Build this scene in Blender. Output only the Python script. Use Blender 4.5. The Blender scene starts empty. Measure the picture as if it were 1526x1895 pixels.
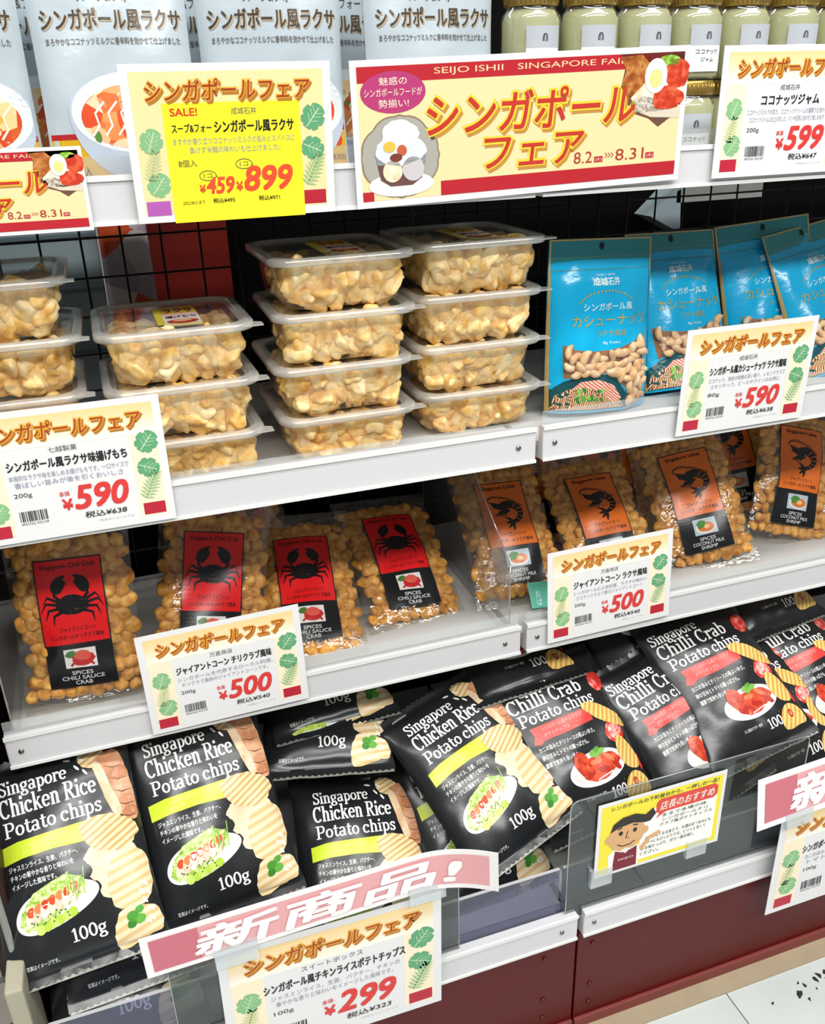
import bpy, bmesh, math, random
from mathutils import Vector, Matrix, noise, geometry

# ------------------------------------------------------------------ camera
scene = bpy.context.scene
C = scene.collection
CAM_R = Vector((0.94449117, -0.32727874, -0.0287238))
CAM_U = Vector((0.16109875, 0.38516293, 0.90867855))
CAM_F = Vector((0.28632783, 0.86286624, -0.41650718))
cam_data = bpy.data.cameras.new('camera')
cam_data.sensor_fit = 'HORIZONTAL'
cam_data.sensor_width = 36.0
cam_data.lens = 36.0 * 1663.0 / 1526.0
cam_data.clip_start = 0.02
cam = bpy.data.objects.new('camera', cam_data)
C.objects.link(cam)
m = Matrix((CAM_R, CAM_U, -CAM_F)).transposed().to_4x4()
m.translation = Vector((-0.3587, -0.7024, 0.9377))
cam.matrix_world = m
scene.camera = cam

# ------------------------------------------------------------------ world, lights, exposure
world = bpy.data.worlds.new('store_air')
scene.world = world
world.use_nodes = True
world.node_tree.nodes['Background'].inputs[0].default_value = (0.93, 0.97, 1.0, 1)
world.node_tree.nodes['Background'].inputs[1].default_value = 0.32


def area(name, loc, sx, sy, power, color=(1, 0.985, 0.96), rot=(0, 0, 0)):
    d = bpy.data.lights.new(name, 'AREA')
    d.shape = 'RECTANGLE'
    d.size = sx
    d.size_y = sy
    d.energy = power
    d.color = color
    o = bpy.data.objects.new(name, d)
    C.objects.link(o)
    o.location = loc
    o.rotation_euler = rot
    return o


area('ceiling_tube_light', (0.0, -0.75, 2.35), 3.2, 0.22, 52)
area('ceiling_tube_light', (0.0, -1.75, 2.35), 3.2, 0.30, 112)
area('ceiling_tube_light', (-1.2, 1.5, 2.35), 3.2, 0.30, 60)
scene.view_settings.view_transform = 'Standard'
scene.view_settings.look = 'None'
scene.view_settings.exposure = -0.38
scene.view_settings.gamma = 1.0
scene.view_settings.use_curve_mapping = False
scene.cycles.transparent_max_bounces = 32

# ------------------------------------------------------------------ helpers
rnd = random.Random(7)


def lin(h):
    h = h.lstrip('#')
    out = []
    for i in (0, 2, 4):
        c = int(h[i:i + 2], 16) / 255.0
        out.append(c / 12.92 if c <= 0.04045 else ((c + 0.055) / 1.055) ** 2.4)
    return (*out, 1.0)


MATS = {}


def mat(h, rough=0.55, spec=0.4, metal=0.0, bump=0.0, bscale=60.0, coat=0.0, var=0.0):
    key = ('p', h, rough, spec, metal, bump, bscale, coat, var)
    if key in MATS:
        return MATS[key]
    M = bpy.data.materials.new('surface_' + h.lstrip('#'))
    M.use_nodes = True
    nt = M.node_tree
    b = nt.nodes['Principled BSDF']
    b.inputs['Base Color'].default_value = lin(h)
    b.inputs['Roughness'].default_value = rough
    b.inputs['Specular IOR Level'].default_value = spec
    b.inputs['Metallic'].default_value = metal
    b.inputs['Coat Weight'].default_value = coat
    b.inputs['Coat Roughness'].default_value = 0.08
    if bump or var:
        tc = nt.nodes.new('ShaderNodeTexCoord')
        nz = nt.nodes.new('ShaderNodeTexNoise')
        nz.inputs['Scale'].default_value = bscale
        nz.inputs['Detail'].default_value = 4
        nt.links.new(tc.outputs['Object'], nz.inputs['Vector'])
        if bump:
            bp = nt.nodes.new('ShaderNodeBump')
            bp.inputs['Strength'].default_value = bump
            bp.inputs['Distance'].default_value = 0.004
            nt.links.new(nz.outputs['Fac'], bp.inputs['Height'])
            nt.links.new(bp.outputs['Normal'], b.inputs['Normal'])
        if var:
            hs = nt.nodes.new('ShaderNodeHueSaturation')
            hs.inputs['Color'].default_value = lin(h)
            mr = nt.nodes.new('ShaderNodeMapRange')
            mr.inputs['To Min'].default_value = 1 - var
            mr.inputs['To Max'].default_value = 1 + var
            nt.links.new(nz.outputs['Fac'], mr.inputs['Value'])
            nt.links.new(mr.outputs['Result'], hs.inputs['Value'])
            nt.links.new(hs.outputs['Color'], b.inputs['Base Color'])
    MATS[key] = M
    return M


def paper(h):
    return mat(h, 0.45, 0.35)


def film(h):
    return mat(h, 0.27, 0.5)


def ramp_mat(name, stops, scale=40.0, tex='noise', rough=0.5, bump=0.0, rotz=0.0, distort=2.0, rand=0.0, spec=0.4):
    """A colour-ramped noise / voronoi / wave material in object space."""
    if name in MATS:
        return MATS[name]
    M = bpy.data.materials.new(name)
    M.use_nodes = True
    nt = M.node_tree
    b = nt.nodes['Principled BSDF']
    b.inputs['Roughness'].default_value = rough
    b.inputs['Specular IOR Level'].default_value = spec
    tc = nt.nodes.new('ShaderNodeTexCoord')
    mp = nt.nodes.new('ShaderNodeMapping')
    mp.inputs['Rotation'].default_value = (0, 0, rotz)
    nt.links.new(tc.outputs['Object'], mp.inputs['Vector'])
    if tex == 'wave':
        t = nt.nodes.new('ShaderNodeTexWave')
        t.inputs['Scale'].default_value = scale
        t.inputs['Distortion'].default_value = distort
        t.inputs['Detail'].default_value = 2
        t.inputs['Detail Scale'].default_value = 0.6
        out = t.outputs['Fac']
    elif tex == 'voronoi':
        t = nt.nodes.new('ShaderNodeTexVoronoi')
        t.inputs['Scale'].default_value = scale
        sep = nt.nodes.new('ShaderNodeSeparateColor')
        nt.links.new(t.outputs['Color'], sep.inputs['Color'])
        out = sep.outputs['Red']
    else:
        t = nt.nodes.new('ShaderNodeTexNoise')
        t.inputs['Scale'].default_value = scale
        t.inputs['Detail'].default_value = 4
        out = t.outputs['Fac']
    if rand:
        oi = nt.nodes.new('ShaderNodeObjectInfo')
        vm = nt.nodes.new('ShaderNodeVectorMath')
        vm.operation = 'ADD'
        nt.links.new(mp.outputs['Vector'], vm.inputs[0])
        nt.links.new(oi.outputs['Random'], vm.inputs[1])
        nt.links.new(vm.outputs['Vector'], t.inputs['Vector'])
    else:
        nt.links.new(mp.outputs['Vector'], t.inputs['Vector'])
    cr = nt.nodes.new('ShaderNodeValToRGB')
    el = cr.color_ramp.elements
    while len(el) < len(stops):
        el.new(0.5)
    for e, (p, h) in zip(el, stops):
        e.position = p
        e.color = lin(h)
    nt.links.new(out, cr.inputs['Fac'])
    if rand:
        hs = nt.nodes.new('ShaderNodeHueSaturation')
        mr = nt.nodes.new('ShaderNodeMapRange')
        mr.inputs['To Min'].default_value = 1 - rand
        mr.inputs['To Max'].default_value = 1 + rand * 0.6
        nt.links.new(oi.outputs['Random'], mr.inputs['Value'])
        nt.links.new(mr.outputs['Result'], hs.inputs['Value'])
        nt.links.new(cr.outputs['Color'], hs.inputs['Color'])
        nt.links.new(hs.outputs['Color'], b.inputs['Base Color'])
    else:
        nt.links.new(cr.outputs['Color'], b.inputs['Base Color'])
    if bump:
        bp = nt.nodes.new('ShaderNodeBump')
        bp.inputs['Strength'].default_value = bump
        bp.inputs['Distance'].default_value = 0.003
        nt.links.new(out, bp.inputs['Height'])
        nt.links.new(bp.outputs['Normal'], b.inputs['Normal'])
    MATS[name] = M
    return M


def clear(name, tint='#ffffff', body=0.06, gloss=0.10, rough=0.06, bodycol='#ffffff', bump=0.0, bscale=60.0):
    """Clear plastic: mostly transparent, a little milky body, a little gloss."""
    if name in MATS:
        return MATS[name]
    M = bpy.data.materials.new(name)
    M.use_nodes = True
    nt = M.node_tree
    nt.nodes.remove(nt.nodes['Principled BSDF'])
    o = nt.nodes['Material Output']
    tr = nt.nodes.new('ShaderNodeBsdfTransparent')
    tr.inputs['Color'].default_value = lin(tint)
    df = nt.nodes.new('ShaderNodeBsdfDiffuse')
    df.inputs['Color'].default_value = lin(bodycol)
    gl = nt.nodes.new('ShaderNodeBsdfGlossy')
    gl.inputs['Roughness'].default_value = rough
    gl.inputs['Color'].default_value = (1, 1, 1, 1)
    m1 = nt.nodes.new('ShaderNodeMixShader')
    m1.inputs['Fac'].default_value = body
    m2 = nt.nodes.new('ShaderNodeMixShader')
    lw = nt.nodes.new('ShaderNodeLayerWeight')
    pw = nt.nodes.new('ShaderNodeMath')
    pw.operation = 'POWER'
    pw.inputs[1].default_value = 5.0
    nt.links.new(lw.outputs['Facing'], pw.inputs[0])
    ad = nt.nodes.new('ShaderNodeMath')
    ad.operation = 'MULTIPLY_ADD'
    ad.inputs[1].default_value = 0.8
    ad.inputs[2].default_value = gloss
    ad.use_clamp = True
    nt.links.new(pw.outputs['Value'], ad.inputs[0])
    nt.links.new(ad.outputs['Value'], m2.inputs['Fac'])
    nt.links.new(tr.outputs[0], m1.inputs[1])
    nt.links.new(df.outputs[0], m1.inputs[2])
    nt.links.new(m1.outputs[0], m2.inputs[1])
    nt.links.new(gl.outputs[0], m2.inputs[2])
    nt.links.new(m2.outputs[0], o.inputs['Surface'])
    if bump:
        tc = nt.nodes.new('ShaderNodeTexCoord')
        nz = nt.nodes.new('ShaderNodeTexNoise')
        nz.inputs['Scale'].default_value = bscale
        nz.inputs['Detail'].default_value = 3
        bp = nt.nodes.new('ShaderNodeBump')
        bp.inputs['Strength'].default_value = bump
        bp.inputs['Distance'].default_value = 0.006
        nt.links.new(tc.outputs['Object'], nz.inputs['Vector'])
        nt.links.new(nz.outputs['Fac'], bp.inputs['Height'])
        nt.links.new(bp.outputs['Normal'], gl.inputs['Normal'])
        nt.links.new(bp.outputs['Normal'], lw.inputs['Normal'])
    MATS[name] = M
    return M


def tag(o, label=None, cat=None, group=None, kind=None):
    if label:
        o['label'] = label
    if cat:
        o['category'] = cat
    if group:
        o['group'] = group
    if kind:
        o['kind'] = kind
    return o


def link(name, me, parent=None, M=None):
    o = bpy.data.objects.new(name, me)
    C.objects.link(o)
    if parent is not None:
        o.parent = parent
    if M is not None:
        o.matrix_local = M
    return o


def empty(name, M, label, cat, group=None):
    o = bpy.data.objects.new(name, None)
    o.empty_display_size = 0.02
    C.objects.link(o)
    o.matrix_world = M
    return tag(o, label, cat, group)


def copy_tree(o, M=None, parent=None):
    c = o.copy()
    C.objects.link(c)
    if parent is not None:
        c.parent = parent
    if M is not None:
        c.matrix_world = M
    for ch in list(o.children):
        copy_tree(ch, None, c)
    return c


class MB:
    """Collects boxes, tubes, lofts into one mesh with materials."""

    def __init__(self):
        self.v, self.f, self.mi, self.mats, self.sm = [], [], [], [], []

    def m(self, M):
        if M not in self.mats:
            self.mats.append(M)
        return self.mats.index(M)

    def add(self, vs, fs, M, smooth=False):
        b = len(self.v)
        k = self.m(M)
        self.v += [tuple(p) for p in vs]
        for f in fs:
            self.f.append(tuple(i + b for i in f))
            self.mi.append(k)
            self.sm.append(smooth)

    def box(self, a, b, M):
        (x0, y0, z0), (x1, y1, z1) = a, b
        vs = [(x0, y0, z0), (x1, y0, z0), (x1, y1, z0), (x0, y1, z0), (x0, y0, z1), (x1, y0, z1), (x1, y1, z1), (x0, y1, z1)]
        self.add(vs, [(0, 3, 2, 1), (4, 5, 6, 7), (0, 1, 5, 4), (1, 2, 6, 5), (2, 3, 7, 6), (3, 0, 4, 7)], M)

    def loft(self, rings, M, close=True, caps=(False, False), smooth=True):
        n = len(rings[0])
        vs = [p for r in rings for p in r]
        fs = []
        for i in range(len(rings) - 1):
            for j in range(n if close else n - 1):
                k = (j + 1) % n
                fs.append((i * n + j, i * n + k, (i + 1) * n + k, (i + 1) * n + j))
        if caps[0]:
            fs.append(tuple(reversed(range(n))))
        if caps[1]:
            fs.append(tuple((len(rings) - 1) * n + j for j in range(n)))
        self.add(vs, fs, M, smooth)

    def tube(self, a, b, r, M, n=8):
        a, b = Vector(a), Vector(b)
        d = (b - a).normalized()
        s = d.orthogonal().normalized()
        t = d.cross(s)
        ring = lambda p: [p + (s * math.cos(2 * math.pi * k / n) + t * math.sin(2 * math.pi * k / n)) * r for k in range(n)]
        self.loft([ring(a), ring(b)], M, True, (True, True))

    def build(self, name, parent=None, M=None, bevel=0.0):
        me = bpy.data.meshes.new(name)
        me.from_pydata(self.v, [], self.f)
        for x in self.mats:
            me.materials.append(x)
        me.polygons.foreach_set('material_index', self.mi)
        me.polygons.foreach_set('use_smooth', self.sm)
        me.update()
        o = link(name, me, parent, M)
        if bevel:
            bv = o.modifiers.new('bevel', 'BEVEL')
            bv.width = bevel
            bv.segments = 2
        return o


def rrect(w, d, r, n=5):
    """Rounded rectangle points centred on the origin, counter-clockwise."""
    out = []
    for cx, cy, a0 in ((w / 2 - r, d / 2 - r, 0), (-w / 2 + r, d / 2 - r, 90), (-w / 2 + r, -d / 2 + r, 180), (w / 2 - r, -d / 2 + r, 270)):
        for k in range(n + 1):
            a = math.radians(a0 + 90 * k / n)
            out.append((cx + r * math.cos(a), cy + r * math.sin(a)))
    return out


def pose(x, y, z, lean=0.0, yaw=0.0, roll=0.0, back=0.0, off=(0, 0)):
    """Matrix whose X runs along the pack, Y up the pack, Z out of its front."""
    X = Vector((math.cos(yaw), math.sin(yaw), 0))
    Nf = Vector((math.sin(yaw), -math.cos(yaw), 0))
    Uv = Vector((0, 0, 1)) * math.cos(lean) - Nf * math.sin(lean)
    X2 = X * math.cos(roll) + Uv * math.sin(roll)
    U2 = -X * math.sin(roll) + Uv * math.cos(roll)
    N = X2.cross(U2)
    M = Matrix((X2, U2, N)).transposed().to_4x4()
    M.translation = Vector((x, y, z)) - N * back + X2 * off[0] + U2 * off[1]
    return M


# ---- flat print: lettering and pictures ------------------------------------
TXT = {}


def text_mesh(s, bold=0.0, shear=0.0, res=3):
    key = (s, bold, shear, res)
    if key in TXT:
        return TXT[key]
    cu = bpy.data.curves.new('lettering', 'FONT')
    cu.body = s
    cu.size = 1.0
    cu.resolution_u = res
    cu.offset = bold
    cu.shear = shear
    cu.fill_mode = 'FRONT'
    o = bpy.data.objects.new('lettering', cu)
    me = o.to_mesh()
    me.calc_loop_triangles()
    vs = [(v.co.x, v.co.y) for v in me.vertices]
    ts = [tuple(t.vertices) for t in me.loop_triangles]
    o.to_mesh_clear()
    bpy.data.objects.remove(o)
    bpy.data.curves.remove(cu)
    used = sorted({i for t in ts for i in t})
    if not used:
        TXT[key] = ([], [], (0, 0, 1, 1))
        return TXT[key]
    xs = [vs[i][0] for i in used]
    ys = [vs[i][1] for i in used]
    TXT[key] = (vs, ts, (min(xs), min(ys), max(xs), max(ys)))
    return TXT[key]


def subdivide(vs, ts, L):
    vs = list(vs)
    for _ in range(7):
        mids = {}
        out = []
        any_ = False

        def mid(a, b):
            k = (min(a, b), max(a, b))
            if k not in mids:
                mids[k] = len(vs)
                vs.append(((vs[a][0] + vs[b][0]) / 2, (vs[a][1] + vs[b][1]) / 2))
            return mids[k]

        def lng(a, b):
            return (vs[a][0] - vs[b][0]) ** 2 + (vs[a][1] - vs[b][1]) ** 2 > L * L

        for t in ts:
            a, b, c = t
            e = (lng(a, b), lng(b, c), lng(c, a))
            n = sum(e)
            if n == 0:
                out.append(t)
                continue
            any_ = True
            while not (e[0] and (n != 2 or e[1])):
                a, b, c = b, c, a
                e = (e[1], e[2], e[0])
            if n == 1:
                p = mid(a, b)
                out += [(a, p, c), (p, b, c)]
            elif n == 2:
                p, q = mid(a, b), mid(b, c)
                out += [(a, p, c), (p, q, c), (p, b, q)]
            else:
                p, q, r = mid(a, b), mid(b, c), mid(c, a)
                out += [(a, p, r), (p, b, q), (r, q, c), (p, q, r)]
        ts = out
        if not any_:
            break
    return vs, ts


def tess(pts):
    tr = geometry.tessellate_polygon([[Vector((p[0], p[1], 0)) for p in pts]])
    out = []
    for a, b, c in tr:
        pa, pb, pc = pts[a], pts[b], pts[c]
        if (pb[0] - pa[0]) * (pc[1] - pa[1]) - (pb[1] - pa[1]) * (pc[0] - pa[0]) < 0:
            b, c = c, b
        out.append((a, b, c))
    return out


class Print:
    """Flat printed shapes in layers, laid on a surface by a mapping."""

    def __init__(self, base=1):
        self.items = []
        self.base = base

    def raw(self, vs, ts, M, lay=0):
        if ts:
            self.items.append((list(vs), list(ts), M, lay))

    def poly(self, pts, M, lay=0):
        self.raw(pts, tess(pts), M, lay)

    def rect(self, x0, y0, x1, y1, M, lay=0):
        self.raw([(x0, y0), (x1, y0), (x1, y1), (x0, y1)], [(0, 1, 2), (0, 2, 3)], M, lay)

    def blob(self, pts, M, lay=0, it=2, jag=0.0, seed=0):
        R = random.Random(seed)
        for _ in range(it):
            out = []
            n = len(pts)
            for i in range(n):
                a, b = pts[i], pts[(i + 1) % n]
                out += [(a[0] * .75 + b[0] * .25, a[1] * .75 + b[1] * .25), (a[0] * .25 + b[0] * .75, a[1] * .25 + b[1] * .75)]
            pts = out
        if jag:
            pts = [(x + R.uniform(-jag, jag), y + R.uniform(-jag, jag)) for x, y in pts]
        self.poly(pts, M, lay)

    def ell(self, cx, cy, rx, ry, M, lay=0, rot=0.0, n=28, wob=0.0, seed=0):
        R = random.Random(seed)
        ph = [R.uniform(0, 6.28) for _ in range(4)]
        pts = []
        for k in range(n):
            a = 2 * math.pi * k / n
            q = 1 + wob * (math.sin(3 * a + ph[0]) + 0.7 * math.sin(5 * a + ph[1]) + 0.6 * math.sin(9 * a + ph[2]) + 0.5 * math.sin(13 * a + ph[3]))
            x, y = rx * q * math.cos(a), ry * q * math.sin(a)
            pts.append((cx + x * math.cos(rot) - y * math.sin(rot), cy + x * math.sin(rot) + y * math.cos(rot)))
        self.poly(pts, M, lay)
        return pts

    def text(self, s, x0, y0, w, h, M, lay=1, bold=0.0, shear=0.0, rot=0.0, res=3, dx=0.0, dy=0.0):
        if 0 < bold <= 0.035:      # heavier weight: the same glyphs struck a few times
            k = bold * h
            for i, (ox, oy) in enumerate(((-k, -k), (k, -k), (-k, k), (k, k))):
                self.text(s, x0 + k, y0 + k, w - 2 * k, h - 2 * k, M, lay + i * 0.2, 0.0, shear, rot, res, dx + ox, dy + oy)
            return
        vs, ts, (a, b, c, d) = text_mesh(s, bold, shear, res)
        if not ts:
            return
        sx, sy = w / max(c - a, 1e-6), h / max(d - b, 1e-6)
        out = []
        cr, sr = math.cos(rot), math.sin(rot)
        for x, y in vs:
            X, Y = (x - a) * sx, (y - b) * sy
            out.append((x0 + dx + X * cr - Y * sr, y0 + dy + X * sr + Y * cr))
        self.raw(out, ts, M, lay)

    def line(self, pts, width, M, lay=1, contrast=None):
        """A stroked polyline."""
        n = len(pts)
        vs, ts = [], []
        for i, p in enumerate(pts):
            a = pts[max(i - 1, 0)]
            b = pts[min(i + 1, n - 1)]
            dx, dy = b[0] - a[0], b[1] - a[1]
            L = math.hypot(dx, dy) or 1
            wd = width[i] if isinstance(width, (list, tuple)) else width
            if contrast:
                wd = wd * (contrast + (1 - contrast) * abs(dy) / L)
            nx, ny = -dy / L * wd / 2, dx / L * wd / 2
            vs += [(p[0] + nx, p[1] + ny), (p[0] - nx, p[1] - ny)]
        for i in range(n - 1):
            a = 2 * i
            ts += [(a, a + 1, a + 3), (a, a + 3, a + 2)]
        self.raw(vs, ts, M, lay)

    def build(self, name, parent, fn=None, L=None, eps=0.00012, scale=1.0, M=None):
        V, F, K, mats = [], [], [], []
        for vs, ts, mt, lay in self.items:
            vs = [(x * scale, y * scale) for x, y in vs]
            if L:
                vs, ts = subdivide(vs, ts, L)
            b = len(V)
            o = (self.base + lay) * eps
            for x, y in vs:
                V.append(fn(x, y, o) if fn else (x, y, o))
            if mt not in mats:
                mats.append(mt)
            k = mats.index(mt)
            for t in ts:
                F.append((t[0] + b, t[1] + b, t[2] + b))
                K.append(k)
        me = bpy.data.meshes.new(name)
        me.from_pydata(V, [], F)
        for x in mats:
            me.materials.append(x)
        me.polygons.foreach_set('material_index', K)
        me.update()
        if parent is None:
            return me
        return link(name, me, parent, M)


# ---- slab-serif stroke letters for the crisp packets -----------------------
def arc(cx, cy, rx, ry, a0, a1, n=12):
    return [(cx + rx * math.cos(math.radians(a0 + (a1 - a0) * k / n)), cy + ry * math.sin(math.radians(a0 + (a1 - a0) * k / n))) for k in range(n + 1)]


def ser(x, y, w=0.2):
    return ('h', [(x - w / 2, y), (x + w / 2, y)])


SW, HW = 0.115, 0.055
G = {
    'i': (0.27, [('s', [(.13, 0), (.13, .48)]), ser(.13, .025, .25), ('h', [(.0, .465), (.14, .465)]), ('d', [(.13, .59), (.13, .72)])]),
    'l': (0.27, [('s', [(.13, 0), (.13, .74)]), ser(.13, .025, .25), ('h', [(.0, .715), (.14, .715)])]),
    'n': (0.56, [('s', [(.13, 0), (.13, .48)]), ('s', arc(.27, .33, .135, .15, 160, 0) + [(.405, 0)]), ser(.13, .025, .23), ser(.42, .025, .23), ('h', [(.0, .465), (.14, .465)])]),
    'h': (0.56, [('s', [(.13, 0), (.13, .74)]), ('s', arc(.27, .33, .135, .15, 160, 0) + [(.405, 0)]), ser(.13, .025, .23), ser(.42, .025, .23), ('h', [(.0, .715), (.14, .715)])]),
    'k': (0.56, [('s', [(.13, 0), (.13, .74)]), ('t', [(.16, .2), (.4, .46)]), ('s', [(.24, .3), (.44, .02)]), ser(.13, .025, .23), ser(.45, .025, .2), ser(.4, .465, .2), ('h', [(.0, .715), (.14, .715)])]),
    'a': (0.5, [('s', arc(.21, .36, .14, .12, 165, 0) + [(.35, .06), (.45, .03)]), ('s', arc(.2, .14, .14, .12, 0, 360, 16))]),
    'g': (0.5, [('s', arc(.22, .33, .15, .14, 0, 360, 16)), ('t', [(.33, .44), (.46, .49)]), ('s', [(.12, .2), (.1, .12), (.2, .07), (.34, .05)] + arc(.22, -.08, .18, .1, 50, -270, 16))]),
    'p': (0.53, [('s', [(.13, -.22), (.13, .48)]), ('s', arc(.27, .24, .17, .22, 150, -150, 14)), ser(.13, -.2, .25), ('h', [(.0, .465), (.14, .465)])]),
    'b': (0.53, [('s', [(.13, .02), (.13, .74)]), ('s', arc(.27, .24, .17, .22, 150, -150, 14)), ('h', [(.0, .715), (.14, .715)])]),
    'o': (0.5, [('s', arc(.24, .245, .18, .215, 0, 360, 18))]),
    'r': (0.42, [('s', [(.13, 0), (.13, .48)]), ('s', arc(.28, .34, .14, .12, 170, 50)), ser(.13, .025, .26), ('h', [(.0, .465), (.14, .465)]), ('d', [(.35, .36), (.35, .46)])]),
    'e': (0.48, [('s', arc(.23, .245, .18, .215, 5, 320, 16)), ('h', [(.06, .26), (.42, .26)])]),
    'c': (0.46, [('s', arc(.23, .245, .18, .215, 50, 320, 16)), ('d', [(.36, .33), (.36, .43)])]),
    't': (0.36, [('s', [(.15, .64), (.15, .12), (.2, .04), (.28, .03), (.34, .09)]), ('h', [(.0, .465), (.33, .465)])]),
    's': (0.42, [('s', [(.34, .38), (.27, .46), (.18, .47), (.09, .41), (.1, .32), (.2, .26), (.3, .2), (.34, .12), (.27, .03), (.17, .02), (.05, .1)]), ('t', [(.35, .35), (.35, .48)]), ('t', [(.05, .0), (.05, .15)])]),
    'S': (0.54, [('s', [(.44, .55), (.36, .67), (.25, .7), (.12, .64), (.1, .52), (.18, .42), (.3, .36), (.42, .28), (.44, .14), (.34, .04), (.22, .02), (.07, .15)]), ('t', [(.46, .5), (.46, .72)]), ('t', [(.06, .0), (.06, .22)])]),
    'C': (0.62, [('s', arc(.32, .36, .25, .34, 48, 318, 20)), ('t', [(.52, .5), (.52, .73)])]),
    'R': (0.66, [('s', [(.15, 0), (.15, .72)]), ('s', [(.15, .69), (.32, .69)] + arc(.34, .53, .16, .16, 88, -88) + [(.15, .37)]), ('s', [(.3, .37), (.52, .03)]), ser(.15, .025, .28), ser(.55, .025, .2), ('h', [(.0, .695), (.2, .695)])]),
    'P': (0.6, [('s', [(.15, 0), (.15, .72)]), ('s', [(.15, .69), (.32, .69)] + arc(.34, .51, .17, .18, 88, -88) + [(.15, .33)]), ser(.15, .025, .3), ('h', [(.0, .695), (.2, .695)])]),
    '1': (0.4, [('s', [(.2, 0), (.2, .7)]), ser(.2, .025, .34), ('t', [(.05, .56), (.2, .7)])]),
    '0': (0.52, [('s', arc(.25, .35, .18, .32, 0, 360, 18))]),
    ' ': (0.24, []),
}


def slab(pr, s, x, y, w, h, M, lay=2):
    """Write s in slab-serif strokes so that it spans w; capital height h."""
    tot = sum(G[c][0] for c in s)
    sx, sy = w / tot, h / 0.72
    cx = 0.0
    for c in s:
        adv, st = G[c]
        for kind, pts in st:
            q = [(x + (cx + p[0]) * sx, y + p[1] * sy) for p in pts]
            u = (sx + sy) / 2
            if kind == 's':
                pr.line(q, SW * u, M, lay, 0.5)
            elif kind == 'h':
                pr.line(q, HW * u, M, lay)
            elif kind == 't':
                pr.line(q, 0.06 * u, M, lay)
            else:
                pr.line(q, 0.13 * u, M, lay)
        cx += adv


WHITE = '#f4f4f2'

# ------------------------------------------------------------------ setting: floor, base, shelves
XL, XR, YB = -0.505, 0.80, 0.33
LV = [(0.8606, 0.0164), (0.6279, 0.0), (0.4028, 0.0218), (0.1451, -0.1265)]   # lower front edge of each shelf: z, y
white_metal = mat('#cfced0', 0.35, 0.4)
board_metal = mat('#c6c5c2', 0.4, 0.4)
screw_metal = mat('#8a8884', 0.3, 0.5, 0.9)
guard_clear = clear('clear_guard', '#f6f8f8', 0.10, 0.06, 0.05)

fl = MB()
fl.box((-2.5, -3.0, -0.03), (2.5, 2.5, -0.004), mat('#9a948a', 0.6))
floor = tag(fl.build('floor'), 'off-white square vinyl floor tiles in front of the red shelf base', None, None, 'structure')
tile_m = ramp_mat('floor_vinyl', [(0.3, '#bcc4c1'), (0.7, '#cad1cf')], 9.0, 'noise', 0.3)
T = 0.45
tmb = MB()
tmb.box((0.0008, 0.0008, -0.004), (T - 0.0008, T - 0.0008, 0.0), tile_m)
tile0 = tmb.build('tile', floor, Matrix.Translation((0.185, -0.145 - T, 0)))
for i in range(-3, 3):
    for j in range(0, 4):
        if i == 0 and j == 0:
            continue
        t = tile0.copy()
        C.objects.link(t)
        t.matrix_local = Matrix.Translation((0.185 + i * T, -0.145 - T - j * T, 0))
# worn black scuffs on the tile
sc = Print(1)
R = random.Random(3)
for (x, y, s) in ((0.262, -0.175, .004), (0.275, -0.168, .0022), (0.268, -0.184, .0018), (0.292, -0.166, .003), (0.299, -0.163, .003), (0.31, -0.162, .0035), (0.315, -0.172, .002),
                  (0.305, -0.170, .002), (0.27, -0.163, .0015), (0.226, -0.174, .0016), (0.325, -0.166, .0025), (0.285, -0.176, .0013)):
    sc.ell(x, y, s * 1.35, s * 0.8, mat('#26231f', 0.7), 0, R.uniform(0, 3), 16, 0.16, int(x * 1e4))
sc.build('scuff_mark', floor)
st = MB()
st.box((XL, -0.146, 0.0), (XR, -0.124, 0.0022), mat('#a5967c', 0.5, var=0.12, bscale=30))
tag(st.build('trim_1'), 'beige dirty strip between the red base and the floor tiles', None, None, 'structure')

red_panel = mat('#560d0e', 0.34, 0.22, var=0.06, bscale=12)
red_lip = mat('#7a3a36', 0.4, 0.25)
for nm, x0, x1, lab in (('kick_panel', XL, -0.0012, 'dark red metal base panel below the chicken rice crisps, left of the joint'),
                        ('kick_panel', 0.0012, XR, 'dark red metal base panel on the right above the white floor')):
    t = empty(nm, Matrix.Translation((x0, -0.1214, 0)), lab, 'base panel', 'red base panels')
    b = MB()
    b.box((0, 0, 0.0025), (x1 - x0, 0.012, 0.144), red_panel)
    b.build('panel', t, bevel=0.0008)
    b = MB()
    b.box((0, -0.004, 0.0023), (x1 - x0, 0.0, 0.016), red_lip)
    b.build('toe_lip', t, bevel=0.0008)
    for sx in ((0.03, 0.45) if x0 < 0 else (0.018, 0.5)):
        for sz in (0.034, 0.062, 0.124):
            b = MB()
            b.tube((sx + (0.018 if x0 < 0 else 0), -0.0015, sz), (sx + (0.018 if x0 < 0 else 0), 0.001, sz), 0.0028, mat('#5a1a18', 0.3, 0.5, 0.3), 10)
            b.build('screw', t)

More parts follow.
